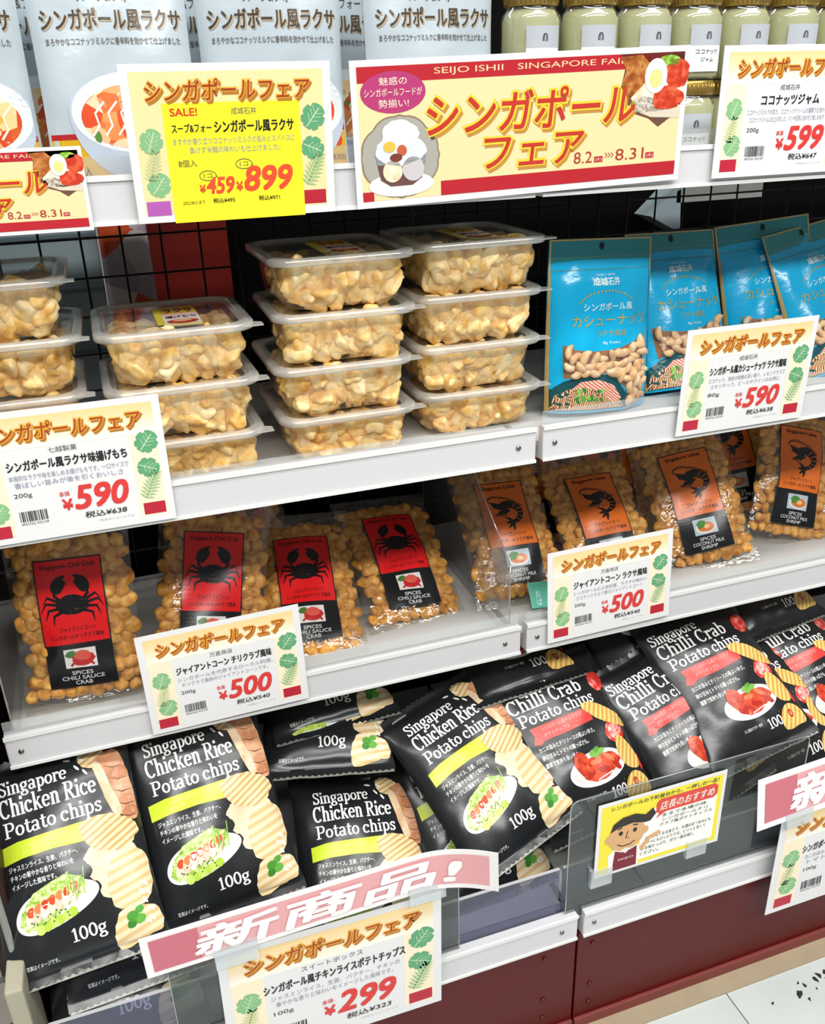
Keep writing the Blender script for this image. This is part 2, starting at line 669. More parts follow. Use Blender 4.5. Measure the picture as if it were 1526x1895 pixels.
names = ['top', 'second', 'third', 'bottom']
desc = [('top white shelf holding the laksa packs and yellow sale card', 'top white shelf on the right holding the jam jars'),
        ('second white shelf holding the cracker tubs', 'second white shelf holding the teal cashew pouches'),
        ('third white shelf holding the red crab label corn packs', 'third white shelf holding the orange shrimp label corn packs'),
        ('bottom white shelf piled with chicken rice crisps', 'bottom white shelf piled with chilli crab crisps')]
for k, (z, y) in enumerate(LV):
    for si, (x0, x1) in enumerate(((XL, -0.0035), (0.0035, XR))):
        t = empty('store_shelf', Matrix.Translation((x0, y, z)), desc[k][si], 'shelf', 'white metal shelf levels')
        w = x1 - x0
        b = MB()
        b.box((0, 0.010, 0.0), (w, YB - y, 0.012), board_metal)
        b.build('board', t)
        b = MB()
        b.box((0, 0, 0), (w, 0.010, 0.034), white_metal)
        rail_o = b.build('price_rail', t, bevel=0.0012)
        b = MB()
        b.box((0, -0.0015, 0.0305), (w, 0.0002, 0.0345), mat('#e2e2e0', 0.3))
        b.box((0, -0.0015, 0.0), (w, 0.0002, 0.003), mat('#e2e2e0', 0.3))
        b.build('rail_groove_edge', rail_o)
        for sx in (0.012, w - 0.018):
            b = MB()
            b.tube((sx, -0.0012, 0.017), (sx, 0.002, 0.017), 0.0024, screw_metal, 10)
            b.build('screw', rail_o)
        if k < 3:
            b = MB()
            gh = 0.047 if (k, si) != (1, 0) else 0.040
            b.box((0.001, 0.004, 0.034), (w - 0.001, 0.0052, gh), guard_clear)
            b.build('guard_strip', t)
            b = MB()
            b.box((0.001, 0.0105, 0.012), (w - 0.001, 0.03, 0.0135), mat('#cfcdc7', 0.4))
            hole = mat('#4a4844', 0.6)
            b.build('perforated_strip', t)
            q = Print(0)
            for h in range(int(w / 0.013)):
                q.ell(0.01 + h * 0.013, 0.020, 0.0028, 0.0016, hole, 0, 0, 10)
            q.build('hole_row', t, fn=lambda x, yy, o: (x, yy, 0.0137 + o))
        for bx in (0.0, w - 0.004):
            b = MB()
            b.box((bx, 0.16, -0.016), (bx + 0.004, YB - y - 0.01, 0.0), white_metal)
            b.build('bracket', t)

# clear dividers standing on the third shelf
dv_m = clear('clear_divider', '#f2f4f4', 0.05, 0.10, 0.04)
for x, lab in ((-0.012, 'clear upright divider between crab label and shrimp label corn packs'), (-0.498, 'clear upright divider at the left end of the corn shelf')):
    b = MB()
    pts = [(0.034, 0.416), (0.034, 0.505), (0.16, 0.592), (0.30, 0.592), (0.30, 0.416)]
    b.add([(x, p[0], p[1]) for p in pts] + [(x + 0.0016, p[0], p[1]) for p in pts],
          [(0, 1, 2, 3, 4), (9, 8, 7, 6, 5)] + [(i, 5 + i, 5 + (i + 1) % 5, (i + 1) % 5) for i in range(5)], dv_m)
    dvo = b.build('shelf_divider')
    tag(dvo, lab, 'divider', 'clear shelf dividers')
    e = MB()
    for i in range(4):
        a_, b_ = pts[i], pts[i + 1]
        e.tube((x + 0.0008, a_[0], a_[1]), (x + 0.0008, b_[0], b_[1]), 0.0007, clear('divider_edge', '#8a9296', 0.25, 0.2, 0.1), 6)
    e.build('polished_edge', dvo)

# clear fences along the bottom shelf
fence_m = clear('fence_painted_reflection', '#cfd2e0', 0.20, 0.05, 0.07, '#80829c')  # lavender body colour stands in for reflections on the clear fence
sheet_m = clear('tall_clear_sheet', '#cdd2d0', 0.04, 0.06, 0.05, '#8d9090')
for x0, x1, lab in ((XL + 0.004, -0.022, 'low clear fence with painted reflection tint in front of the chicken rice crisps'), (-0.018, XR - 0.01, 'low clear fence with painted reflection tint in front of the chilli crab crisps')):
    b = MB()
    b.box((x0, -0.1165, 0.158), (x1, -0.1145, 0.238), fence_m)
    fo = tag(b.build('acrylic_fence'), lab, 'fence', 'low clear shelf fences')
    e = MB()
    e.box((x0, -0.1167, 0.238), (x1, -0.1143, 0.2394), clear('fence_edge', '#b8bcc8', 0.5, 0.15, 0.1))
    e.build('polished_edge', fo)
    e = MB()
    e.box((x0, -0.112, 0.1575), (x1, -0.104, 0.176), mat('#8f92aa', 0.45))
    s_ = e.build('slotted_strip', fo)
    q = Print(0)
    for h in range(int((x1 - x0) / 0.0135)):
        q.ell(x0 + 0.01 + h * 0.0135, 0.167, 0.0035, 0.0032, mat('#5f627c', 0.6), 0, 0, 12)
    q.build('hole_row', fo, fn=lambda x, yy, o: (x, -0.1122 - o, yy))
for x0, x1, z1, lab in ((-0.016, 0.262, 0.326, 'tall clear sheet carrying the staff recommendation card'), (-0.40, -0.132, 0.292, 'tall clear sheet behind the 299 yen price card')):
    b = MB()
    ring = [(p[0] + (x0 + x1) / 2, -0.1212, p[1] + (0.170 + z1) / 2) for p in rrect(x1 - x0, z1 - 0.170, 0.008, 4)]
    b.loft([ring, [(p[0], p[1] + 0.0016, p[2]) for p in ring]], sheet_m, True, (True, True), False)
    o = tag(b.build('clear_sheet'), lab, 'plastic sheet', 'tall clear sheets')
    e = MB()
    n = len(ring)
    for i in range(n):
        a_, b_ = Vector(ring[i]), Vector(ring[(i + 1) % n])
        e.tube(a_, b_, 0.0006, clear('sheet_edge', '#9aa0a4', 0.35, 0.15, 0.1), 5)
    e.build('polished_edge', o)

# end post and wires at the lower left
b = MB()
b.box((-0.531, -0.10, 0.0), (-0.516, -0.05, 0.27), mat('#a9a48f', 0.5))
tag(b.build('upright_post', bevel=0.002), 'short beige post at the left end of the bottom shelf', 'post')
b = MB()
b.box((-0.545, -0.04, 0.0), (-0.522, 0.33, 1.05), mat('#2c0d0a', 0.5))
tag(b.build('end_panel', bevel=0.002), 'dark red end panel beside the left end of the shelves', 'panel')
t = empty('side_wire_rack', Matrix.Translation((-0.57, -0.12, 0)), 'grey wire rack side at the lower left corner', 'wire rack')
for k in range(4):
    b = MB()
    b.tube((0.045 - 0.004 * k, 0.06, 0.08 + 0.055 * k), (-0.22, -0.05, 0.10 + 0.055 * k), 0.002, mat('#a8a9a6', 0.3, 0.5, 0.6), 8)
    b.build('wire', t)
b = MB()
b.tube((0.045, 0.06, 0.0), (0.045, 0.06, 0.4), 0.003, mat('#a8a9a6', 0.3, 0.5, 0.6), 8)
b.build('rack_upright', t)
b = MB()
b.tube((-0.2, -0.045, 0.0), (-0.2, -0.045, 0.4), 0.003, mat('#a8a9a6', 0.3, 0.5, 0.6), 8)
b.build('rack_upright', t)

# black wire grid at the back
t = empty('wire_grid_panel', Matrix.Translation((0, YB + 0.006, 0)), 'black wire grid behind the tubs and pouches', 'wire grid')
wire_m = mat('#141312', 0.4, 0.5)
vb = MB()
vb.tube((0, 0, 0.16), (0, 0, 1.05), 0.0013, wire_m, 6)
v0 = vb.build('wire', t, Matrix.Translation((XL + 0.01, 0, 0)))
for i in range(1, 32):
    c = v0.copy()
    C.objects.link(c)
    c.matrix_local = Matrix.Translation((XL + 0.01 + i * 0.041, 0, 0))
hb = MB()
hb.tube((XL, 0.0026, 0), (XR, 0.0026, 0), 0.0013, wire_m, 6)
h0 = hb.build('wire', t, Matrix.Translation((0, 0, 0.20)))
for i in range(1, 20):
    c = h0.copy()
    C.objects.link(c)
    c.matrix_local = Matrix.Translation((0, 0, 0.20 + i * 0.041))

# through the grid: next aisle's goods, and black panels added to keep it dark
b = MB()
b.box((-0.285, 0.46, 0.0), (XR + 0.3, 0.48, 1.1), mat('#070505', 0.8, 0.1))
b.box((-0.75, 0.46, 0.0), (-0.285, 0.48, 0.63), mat('#070505', 0.8, 0.1))
b.box((-0.75, 0.46, 0.85), (-0.285, 0.48, 1.1), mat('#070505', 0.8, 0.1))
tag(b.build('added_dark_backing'), 'added black panel keeping the depth behind the wire grid dark', None, None, 'structure')
b = MB()
b.box((-0.305, 0.435, 0.55), (-0.205, 0.455, 0.86), mat('#7a1a10', 0.5, var=0.15, bscale=15))
tag(b.build('red_panel', bevel=0.002), 'dark red board seen through the wire grid', 'board')
t = empty('pale_box', Matrix.Translation((-0.445, 0.40, 0.62)), 'pale blue boxes seen through the grid at left', 'box')
b = MB()
b.box((-0.10, 0, 0), (0.09, 0.06, 0.24), mat('#a9bcc2', 0.4))
b.build('carton', t, bevel=0.002)
for z in (0.06, 0.13, 0.19):
    b = MB()
    b.box((-0.10, -0.001, z), (0.09, 0.0002, z + 0.004), mat('#7d929b', 0.5))
    b.build('seam', t)
t = empty('snack_packet', Matrix.Translation((-0.327, 0.39, 0.64)), 'orange and white packet seen through the wire grid', 'packet')
b = MB()
ring = lambda s, z: [(p[0], p[1], z) for p in rrect(0.052 * s, 0.03 * s, 0.01 * s, 3)]
b.loft([ring(0.9, 0), ring(1, 0.02), ring(1.05, 0.1), ring(1, 0.19), ring(0.8, 0.215)], ramp_mat('packet_print', [(0.35, '#d8552a'), (0.45, '#e9a13a'), (0.5, '#e6e2de'), (0.6, '#b8aab4')], 28, 'voronoi', 0.3), True, (True, True))
b.build('pouch', t)
b = MB()
b.box((-0.024, -0.002, 0.213), (0.024, 0.002, 0.235), film('#d8d4d0'))
b.build('seal', t)
t = empty('next_aisle_bracket', Matrix.Translation((0.46, 0.40, 0.74)), 'white shelf bracket seen through the grid at right', 'bracket')
b = MB()
b.add([(-0.06, 0, 0.06), (0.08, 0, 0.06), (0.08, 0, 0.09), (-0.02, 0, 0.09), (-0.06, 0, 0.075)] + [(-0.06, 0.01, 0.06), (0.08, 0.01, 0.06), (0.08, 0.01, 0.09), (-0.02, 0.01, 0.09), (-0.06, 0.01, 0.075)],
      [(0, 1, 2, 3, 4), (9, 8, 7, 6, 5)] + [(i, i + 5, (i + 1) % 5 + 5, (i + 1) % 5) for i in range(5)], mat('#b9bcb8', 0.4))
b.build('arm', t)
b = MB()
b.box((-0.062, 0.001, 0.05), (-0.055, 0.009, 0.09), mat('#b9bcb8', 0.4))
b.build('hook', t)
b = MB()
b.add([(0.36, 0.40, 0.785), (0.405, 0.40, 0.825), (0.41, 0.40, 0.76), (0.36, 0.44, 0.785), (0.405, 0.44, 0.825), (0.41, 0.44, 0.76)],
      [(0, 2, 1), (3, 4, 5), (0, 1, 4, 3), (1, 2, 5, 4), (2, 0, 3, 5)], mat('#b6c9cf', 0.35))
tag(b.build('carton_corner'), 'pale blue carton corner seen behind the grid above the pouches', 'carton')

# ------------------------------------------------------------------ price cards and signs
GREENS = ['#86b984', '#5fa274', '#9cc088']
card_white = '#e3e2e2'


def leaf_monstera(pr, cx, cy, s, rot, M, Mlight, lay=2):
    pts = []
    n = 40
    for k in range(n):
        a = 2 * math.pi * k / n
        r = s * (0.75 + 0.25 * math.cos(a)) * (1 - 0.10 * math.cos(2 * a))
        if 0.5 < a < 5.7 and k % 5 == 0 and abs(a - math.pi) > 0.5:
            r *= 0.80
        x, y = r * math.cos(a) * 1.15, r * math.sin(a) * 0.86
        pts.append((cx + x * math.cos(rot) - y * math.sin(rot), cy + x * math.sin(rot) + y * math.cos(rot)))
    pr.poly(pts, M, lay)
    c, d = math.cos(rot), math.sin(rot)
    pr.line([(cx - 0.45 * s * c, cy - 0.45 * s * d), (cx + 0.85 * s * c, cy + 0.85 * s * d)], 0.05 * s, Mlight, lay + 1)
    for t in (-0.1, 0.2, 0.45):
        for sg in (-1, 1):
            bx, by = cx + t * s * c, cy + t * s * d
            a2 = rot + sg * 0.9
            pr.line([(bx, by), (bx + 0.5 * s * math.cos(a2), by + 0.5 * s * math.sin(a2))], 0.025 * s, Mlight, lay + 1)


def leaf_palm(pr, cx, cy, s, rot, M, lay=2):
    for k in range(9):
        t = k / 8
        bx, by = cx + (t - 0.5) * 1.5 * s * math.cos(rot), cy + (t - 0.5) * 1.5 * s * math.sin(rot)
        for sg in (-1, 1):
            a = rot + sg * (1.2 - 0.5 * t)
            L = s * 0.62 * (1 - 0.5 * abs(t - 0.4))
            pr.line([(bx, by), (bx + L * 0.5 * math.cos(a), by + L * 0.5 * math.sin(a)), (bx + L * math.cos(a), by + L * math.sin(a) - 0.05 * s)], [0.09 * s, 0.12 * s, 0.01], M, lay)
    pr.line([(cx - 0.75 * s * math.cos(rot), cy - 0.75 * s * math.sin(rot)), (cx + 0.75 * s * math.cos(rot), cy + 0.75 * s * math.sin(rot))], 0.05 * s, M, lay)


def headline(pr, x, y, w, h, red='#a23a22', gold='#eeb23a', dark='#b5762a', s='シンガポールフェア', b=1.0, lay=2):
    pr.text(s, x, y, w, h, paper(dark), lay, 0.055 * b, 0.12, dx=h * 0.09, dy=-h * 0.12)
    pr.text(s, x, y, w, h, paper(gold), lay + 1, 0.055 * b, 0.12)
    pr.text(s, x + w * 0.006, y + h * 0.06, w * 0.988, h * 0.88, paper(red), lay + 2, 0.006, 0.12)


def paper_sheet(root, w, h, M=None, t=0.0006, name='paper', col=card_white):
    b = MB()
    b.box((0, 0, -t), (w, h, 0), paper(col))
    return b.build(name, root)


def price_card(name, label, M, s, maker, prod, d1, d2, wt, price, tax, yellow=False, two=None, seed=0, prodw=88):
    u = s / 1000.0
    root = empty(name, M, label, 'price card', 'fair price cards')
    top_ = root
    root = paper_sheet(root, 148 * u, 105 * u)
    # backdrop
    p = Print(1)
    steps = ['#f0d296', '#f1d59e', '#f2d9a8', '#f4deb4', '#f5e3c0', '#f6e8cc', '#f7ecd6', '#f7f0e2']
    for k, c in enumerate(steps):
        y1 = 100 - k * 3.1
        p.rect(6, y1 - 3.1, 142, y1, paper(c if not yellow else '#f3dca2'), 0)
    for x0, x1 in ((6, 27), (121, 142)):
        p.rect(x0, 6, x1, 75.2, paper('#f4e6c8' if not yellow else '#f3dca2'), 0)
    p.rect(7, 5, 24, 15, paper('#b8243c' if not yellow else '#b45bb0'), 1)
    p.rect(124, 7, 141, 17, paper('#b52034'), 1)
    if yellow:
        p.rect(26, -1, 124, 80, paper('#f3e72c'), 1)
    p.build('backdrop_print', root, scale=u)
    g1, g2, g3 = [paper(c) for c in GREENS]
    lt = paper('#dcecc4')
    pal = paper('#c3cf96')
    for (kind, x, y, sz, rot) in (('m', 15, 53, 11, 1.2), ('p', 15, 38, 12, 1.3), ('m', 16, 24, 11, 0.9), ('m', 132, 66, 12, 0.9), ('m', 130, 48, 11, -0.4), ('p', 132, 31, 14, 1.1)):
        q = Print(1)
        if kind == 'm':
            leaf_monstera(q, x, y, sz, rot, g1 if x < 70 else g2, lt)
        else:
            leaf_palm(q, x, y, sz, rot, pal if x < 70 else g3)
        q.build('leaf_print', root, scale=u)
    q = Print(1)
    headline(q, 15, 80.5, 118, 15.5)
    q.build('headline', root, scale=u)
    blk, red, blu = paper('#1d1d1f'), paper('#d63a36'), paper('#8a90a6')
    q = Print(2)
    if not yellow:
        q.text(maker, 72 - 2.6 * len(maker), 69.5, 5.2 * len(maker), 4.6, paper('#55585c'), 1)
        q.text(prod, 74 - prodw / 2, 57.5, prodw, 8.6, blk, 1, 0.022)
        q.text(d1, 30, 50.2, 88, 4.6, blu, 1)
        q.text(d2, 33, 44.2, 80, 4.6, blu, 1)
        q.text(wt, 31, 35.5, 13, 4.6, paper('#3a3a3c'), 1)
    else:
        q.text('SALE!', 31, 71.5, 19, 5.2, paper('#d8432a'), 1, 0.03)
        q.text(maker, 74, 71.5, 18, 4.6, paper('#55585c'), 1)
        q.text('スープ&フォー', 31, 60.5, 28, 6, blk, 1, 0.015)
        q.text(prod, 61, 59.5, 58, 8.6, blk, 1, 0.022)
        q.text(d1, 31, 52.4, 88, 4.6, blu, 1)
        q.text(d2, 42, 46.4, 66, 4.6, blu, 1)
        q.text(wt, 33, 37.5, 13, 5, paper('#3a3a3c'), 1)
        for (x, y) in ((53, 31), (80, 38)):
            ring = [(x + 6 * math.cos(a * 0.3), y + 3.4 * math.sin(a * 0.3)) for a in range(22)] + [(x + 8, y - 3.5)]
            q.line(ring, 0.5, paper('#4a4a40'), 1)
            q.text('1コ', x - 3, y - 1.5, 6, 3, paper('#4a4a40'), 1)
    q.build('product_text', root, scale=u)
    q = Print(2)
    if not yellow:
        q.text('本体', 63, 32.5, 8, 4.6, red, 1, 0.01)
        q.text('¥', 64, 21, 8, 9.5, red, 1, 0.035)
        q.text(price, 73, 20, 42, 20.5, red, 1, 0.035, 0.22)
        q.text('税込¥' + tax, 79, 12, 32, 5.4, blk, 1, 0.012, 0.1)
        q.text('*写真はイメージです', 88, 7.5, 28, 2.0, paper('#b8b8b8'), 1)
    else:
        dr = paper('#e0502c')
        q.text('¥', 46, 19, 4.5, 6, dr, 1, 0.035)
        q.text('459', 51, 18, 21, 12, dr, 1, 0.035, 0.2)
        q.text('¥', 73, 19, 5, 7, dr, 1, 0.035)
        q.text('899', 79, 18.5, 37, 18, dr, 1, 0.035, 0.2)
        q.text('税込¥495', 55, 11.5, 16, 3.6, blk, 1, 0.012)
        q.text('税込¥971', 89, 11.5, 16, 3.6, blk, 1, 0.012)
        q.text('2022.08.31まで', 33, 11.5, 16, 2.6, blk, 1)
    q.build('price_text', root, scale=u)
    if not yellow:
        q = Print(2)
        R = random.Random(seed)
        x = 32.0
        while x < 52:
            wd = R.choice((0.5, 0.7, 1.1))
            q.rect(x, 16.5, min(x + wd, 52), 25, paper('#3c3c3c'), 1)
            x += wd + R.choice((0.4, 0.6, 0.9))
        q.text('4953762 432109', 32, 13.6, 20, 2.0, paper('#5a5a5a'), 1)
        q.build('barcode', root, scale=u)
    return top_


def clip(root, x, y, w, h, name='clip'):
    b = MB()
    b.box((x, y, -0.003), (x + w, y + h, 0.0022), clear('tape_clear', '#e8eef2', 0.25, 0.15, 0.1))
    return b.build(name, root)


def rail(x, k, zb, lean=0.0, roll=0.0, dy=0.0045, yaw=0.0):
    return pose(x, LV[k][1] - dy, zb, lean, yaw, roll)


price_card('price_card', 'yellow sale price card reading 899 yen on the top shelf', rail(-0.325, 0, 0.8608, -0.085), 1.0, '成城石井', 'シンガポール風ラクサ',
           'ますやか香り立つココナッツミルクの旨みとスパイスに', '負けず米麺の味わいも仕上げました。', '8個入', '899', '971', yellow=True)
price_card('price_card', 'white fair price card for coconut jam reading 599 yen', rail(0.167, 0, 0.8668), 1.0, '成城石井', 'ココナッツジャム',
           'ココナッツミルクの甘さ、ココナッツクリームの濃厚さを活かして', 'ココナッツジャムに仕上げました。パンや紅茶に合わせて楽しめます', '200g', '599', '647', seed=1, prodw=62)
price_card('price_card', 'white price card reading 590 yen below the teal cashew pouches', rail(0.144, 1, 0.6328, -0.039), 1.0, '成城石井', 'シンガポール風カシューナッツ ラクサ風味',
           'ココナッツ、海老の特徴の深い香り、レモングラスで', 'エキゾチック。ビールやワインのお供に', '80g', '590', '638', seed=2)
price_card('price_card', 'white price card reading 590 yen below the cracker tubs', rail(-0.479, 1, 0.6318, 0.02), 1.0, '七越製菓', 'シンガポール風ラクサ味揚げもち',
           '本格的なラクサ味を楽しめる揚げもちです。一口サイズで', '香ばしい旨みが後を引くおいしさ', '200g', '590', '638', seed=3)
price_card('price_card', 'white price card reading 500 yen before the red crab corn packs', rail(-0.38, 2, 0.4078, 0.022, 0.019), 1.0, '万直商店', 'ジャイアントコーン チリクラブ風味',
           'シンガポールを代表するローカル料理、', 'チリクラブ風味のジャイアントコーンです。', '200g', '500', '540', seed=4)
price_card('price_card', 'white price card reading 500 yen before the orange shrimp corn packs', rail(0.026, 2, 0.4108, 0.048, 0.014), 1.0, '万直商店', 'ジャイアントコーン ラクサ風味',
           'シンガポールの人気料理、ラクサの味わい', 'ココナッツミルク香るジャイアントコーン', '200g', '500', '540', seed=5)
c299 = price_card('price_card', 'large white price card reading 299 yen under the pink strip', pose(-0.361, -0.140, 0.144, 0.0, 0.0, -0.015), 1.37, 'スイートボックス', 'シンガポール風チキンライスポテトチップス',
                  'ジャスミンライス、生姜、パクチー、チキンの', '華やかな香りと味わいをイメージした風味です。', '100g', '299', '323', seed=6, prodw=96)
cnew = price_card('price_card', 'large white price card at the right edge before the crab crisps', pose(0.226, -0.140, 0.101, 0.0, 0.0, 0.0), 1.37, 'スイートボックス', 'シンガポール風チリクラブポテトチップス',
                  'カニの旨みとチリソースの程よい辛さ、卵の甘みと', 'トマトの酸味が特徴です。', '100g', '299', '323', seed=7, prodw=96)

# fair banner -----------------------------------------------------------
FOOD_FRY = ramp_mat('fried_food_print', [(0.2, '#5a2a14'), (0.45, '#a85a24'), (0.6, '#c98a4a'), (0.8, '#7a3a1a')], 140, 'noise', 0.4)
FOOD_RED = ramp_mat('red_food_print', [(0.2, '#8c1f14'), (0.5, '#cf3d22'), (0.8, '#e8855a')], 160, 'noise', 0.4)
FOOD_GREEN = ramp_mat('green_food_print', [(0.3, '#3f6a24'), (0.5, '#8fbf3c'), (0.75, '#cfe07a')], 260, 'noise', 0.4)
FOOD_CREAM = ramp_mat('cream_food_print', [(0.3, '#e9c79a'), (0.55, '#f6e6cc'), (0.8, '#fbf5ea')], 120, 'noise', 0.4)


def banner(label, M, w=0.291, h=0.1045, sc=1.0):
    u = 0.001 * sc
    W = w * 1000
    root = empty('fair_banner', M, label, 'banner', 'fair banners')
    top_ = root
    root = paper_sheet(root, w * sc, h * sc)
    p = Print(1)
    p.rect(5, 5, W - 5, 100, paper('#f2d7a2'), 0)
    red = paper('#b6222c')
    p.rect(5, 89, W - 5, 100, red, 1)
    p.rect(70, 5, W - 5, 16, red, 1)
    p.rect(5, 5, 14, 12, red, 1)
    p.build('backdrop_print', root, scale=u)
    p = Print(2)
    p.text('SEIJO ISHII   SINGAPORE FAIR', 66, 91.8, 168, 5.6, paper('#f0cfa0'), 1)
    p.build('fair_title_line', root, scale=u)
    p = Print(2)
    for s, x, y, ww, hh in (('シンガポール', 58, 48, 186, 33), ('フェア', 106, 20, 92, 27)):
        p.text(s, x, y, ww, hh, paper('#c08a3a'), 1, 0.06, 0.1, dx=1.8, dy=-2.2)
        p.text(s, x, y, ww, hh, paper('#f4cf3c'), 2, 0.06, 0.1)
        p.text(s, x + 1.5, y + 1.5, ww - 3, hh - 3, paper('#c2362a'), 3, 0.012, 0.1)
    p.build('headline', root, scale=u)
    p = Print(2)
    p.ell(33, 82, 26, 14.5, paper('#b23a70'), 1)
    wt = paper('#f7e9d0')
    p.text('魅惑の', 22, 87, 22, 5.5, wt, 2)
    p.text('シンガポールフードが', 10, 79.5, 46, 5.5, wt, 2)
    p.text('勢揃い!', 21, 71.5, 24, 5.8, wt, 2)
    p.build('badge', root, scale=u)
    p = Print(2)
    p.text('8.2', 188, 20, 17, 9, paper('#a83a2a'), 1)
    p.rect(207, 20, 215, 24.5, red, 1)
    p.text('(火)', 208, 20.6, 6, 3.2, wt, 2)
    p.text('>>>', 217, 22.5, 8, 4.5, paper('#a83a2a'), 1)
    p.text('8.31', 227, 20, 27, 9, paper('#a83a2a'), 1)
    p.rect(256, 20, 264, 24.5, red, 1)
    p.text('(水)', 257, 20.6, 6, 3.2, wt, 2)
    p.build('date_text', root, scale=u)
    # dessert glass picture, lower left
    p = Print(2)
    fr = []
    for k in range(48):
        a = 2 * math.pi * k / 48
        r = 1 + 0.06 * abs(math.sin(4 * a)) + (0.06 if k % 12 == 0 else 0)
        fr.append((37 + 31 * r * math.cos(a), 36 + 29 * r * math.sin(a)))
    p.poly([(max(x, 5), max(y, 5)) for x, y in fr], paper('#8c7a60'), 0)
    p.poly([(max(37 + (x - 37) * .96, 5.5), max(36 + (y - 36) * .96, 5.5)) for x, y in fr], paper('#a9a69c'), 1)
    p.ell(37, 16, 27, 9, paper('#e8e8e6'), 2)
    p.poly([(16, 40), (20, 20), (28, 15), (46, 15), (54, 20), (58, 40)], paper('#6a4a44'), 3)
    p.poly([(16, 40), (18, 31), (57, 31), (58, 40)], paper('#8c8f98'), 4)
    p.ell(37, 41, 21, 11, paper('#dadde2'), 5, wob=0.03, seed=3)
    p.ell(37, 52, 15, 11, paper('#eceef0'), 6, wob=0.03, seed=4)
    p.ell(30, 26, 8, 8, FOOD_CREAM, 5)
    p.ell(47, 27, 9, 9, paper('#c9c2c4'), 5)
    p.ell(28, 44, 5, 4, paper('#e6b84a'), 7)
    p.ell(38, 41, 4, 4, paper('#c0603a'), 7)
    p.ell(33, 36, 5, 3, paper('#7a3a2c'), 7)
    p.build('dessert_picture', root, scale=u)
    # rice plate picture, upper right
    p = Print(2)
    p.poly([(226, 100), (W - 5, 100), (W - 5, 52), (276, 50), (266, 44), (256, 51), (240, 56), (228, 74), (231, 90)], paper('#6b4a3a'), 0)
    p.poly([(236, 60), (258, 52), (W - 5, 50), (W - 5, 60), (250, 66)], paper('#d9cdb8'), 1)
    p.ell(262, 74, 26, 18, FOOD_CREAM, 1)
    p.poly([(226, 98), (246, 99), (254, 92), (250, 78), (236, 66), (228, 76), (232, 88)], FOOD_FRY, 2)
    p.ell(280, 84, 12, 11, FOOD_RED, 2, wob=0.05, seed=6)
    p.ell(273, 66, 15, 9, FOOD_RED, 3, wob=0.05, seed=7)
    p.ell(250, 62, 12, 6, ramp_mat('grain_print', [(0.3, '#6a5a4a'), (0.6, '#d8cfc0')], 500, 'noise', 0.4), 2)
    p.ell(272, 94, 10, 4, FOOD_GREEN, 2)
    p.ell(260, 83, 10.5, 13, paper('#f7f5f0'), 4)
    p.ell(260, 81, 6, 7, paper('#e6d98c'), 5)
    p.build('rice_plate_picture', root, scale=u)
    return top_


banner('wide cream and red fair banner reading 8.2 to 8.31 between the price cards', rail(-0.159, 0, 0.8608, -0.055, 0.025))
banner('small cream fair banner cut off at the left edge of the top shelf', rail(-0.514, 0, 0.859, 0.0, 0.0), sc=0.54)

# pink strips reading new item -------------------------------------------
def pink_strip(label, M, w, h, text, bend=0.02):
    root = empty('pink_strip_sign', M, label, 'strip sign', 'pink new item strips')

    def fn(x, y, o):
        t = max(0.0, (x / w - 0.78) / 0.22)
        return (x, y + 0.004 * t * t, o + bend * t * t)
    q = Print(0)
    q.rect(0, 0, w, h, paper('#f3efee'), 0)
    sh = q.build('paper', root, fn=fn, L=0.006)
    so = sh.modifiers.new('thickness', 'SOLIDIFY')
    so.thickness = 0.0005
    so.offset = -1
    q = Print(1)
    mx, my = h * 0.14, h * 0.12
    q.rect(mx, my, w - mx, h - my, paper('#e3a6a8'), 0)
    q.rect(mx, my, mx + w * 0.13, h - my, paper('#c96f7c'), 1)
    q.build('pink_field', sh, fn=fn, L=0.006, eps=0.0003)
    q = Print(2)
    q.text(text, w * 0.13, h * 0.14, w * 0.78, h * 0.70, paper('#f6f3f2'), 2, 0.035, 0.15)
    q.build('lettering', sh, fn=fn, L=0.006, eps=0.0003)
    return root


ps = pink_strip('long pink strip above the 299 yen card', pose(-0.414, -0.1448, 0.291, 0.0, 0.0, 0.022), 0.300, 0.0455, '新商品!', 0.028)
clip(ps, 0.054, -0.014, 0.036, 0.024)
clip(ps, 0.226, -0.012, 0.034, 0.020)
pr_ = pink_strip('pink strip at the right edge above the large price card', pose(0.190, -0.1448, 0.240, 0.10, 0.0, 0.05), 0.300, 0.064, '新商品!')
clip(pr_, 0.036, -0.010, 0.034, 0.018)

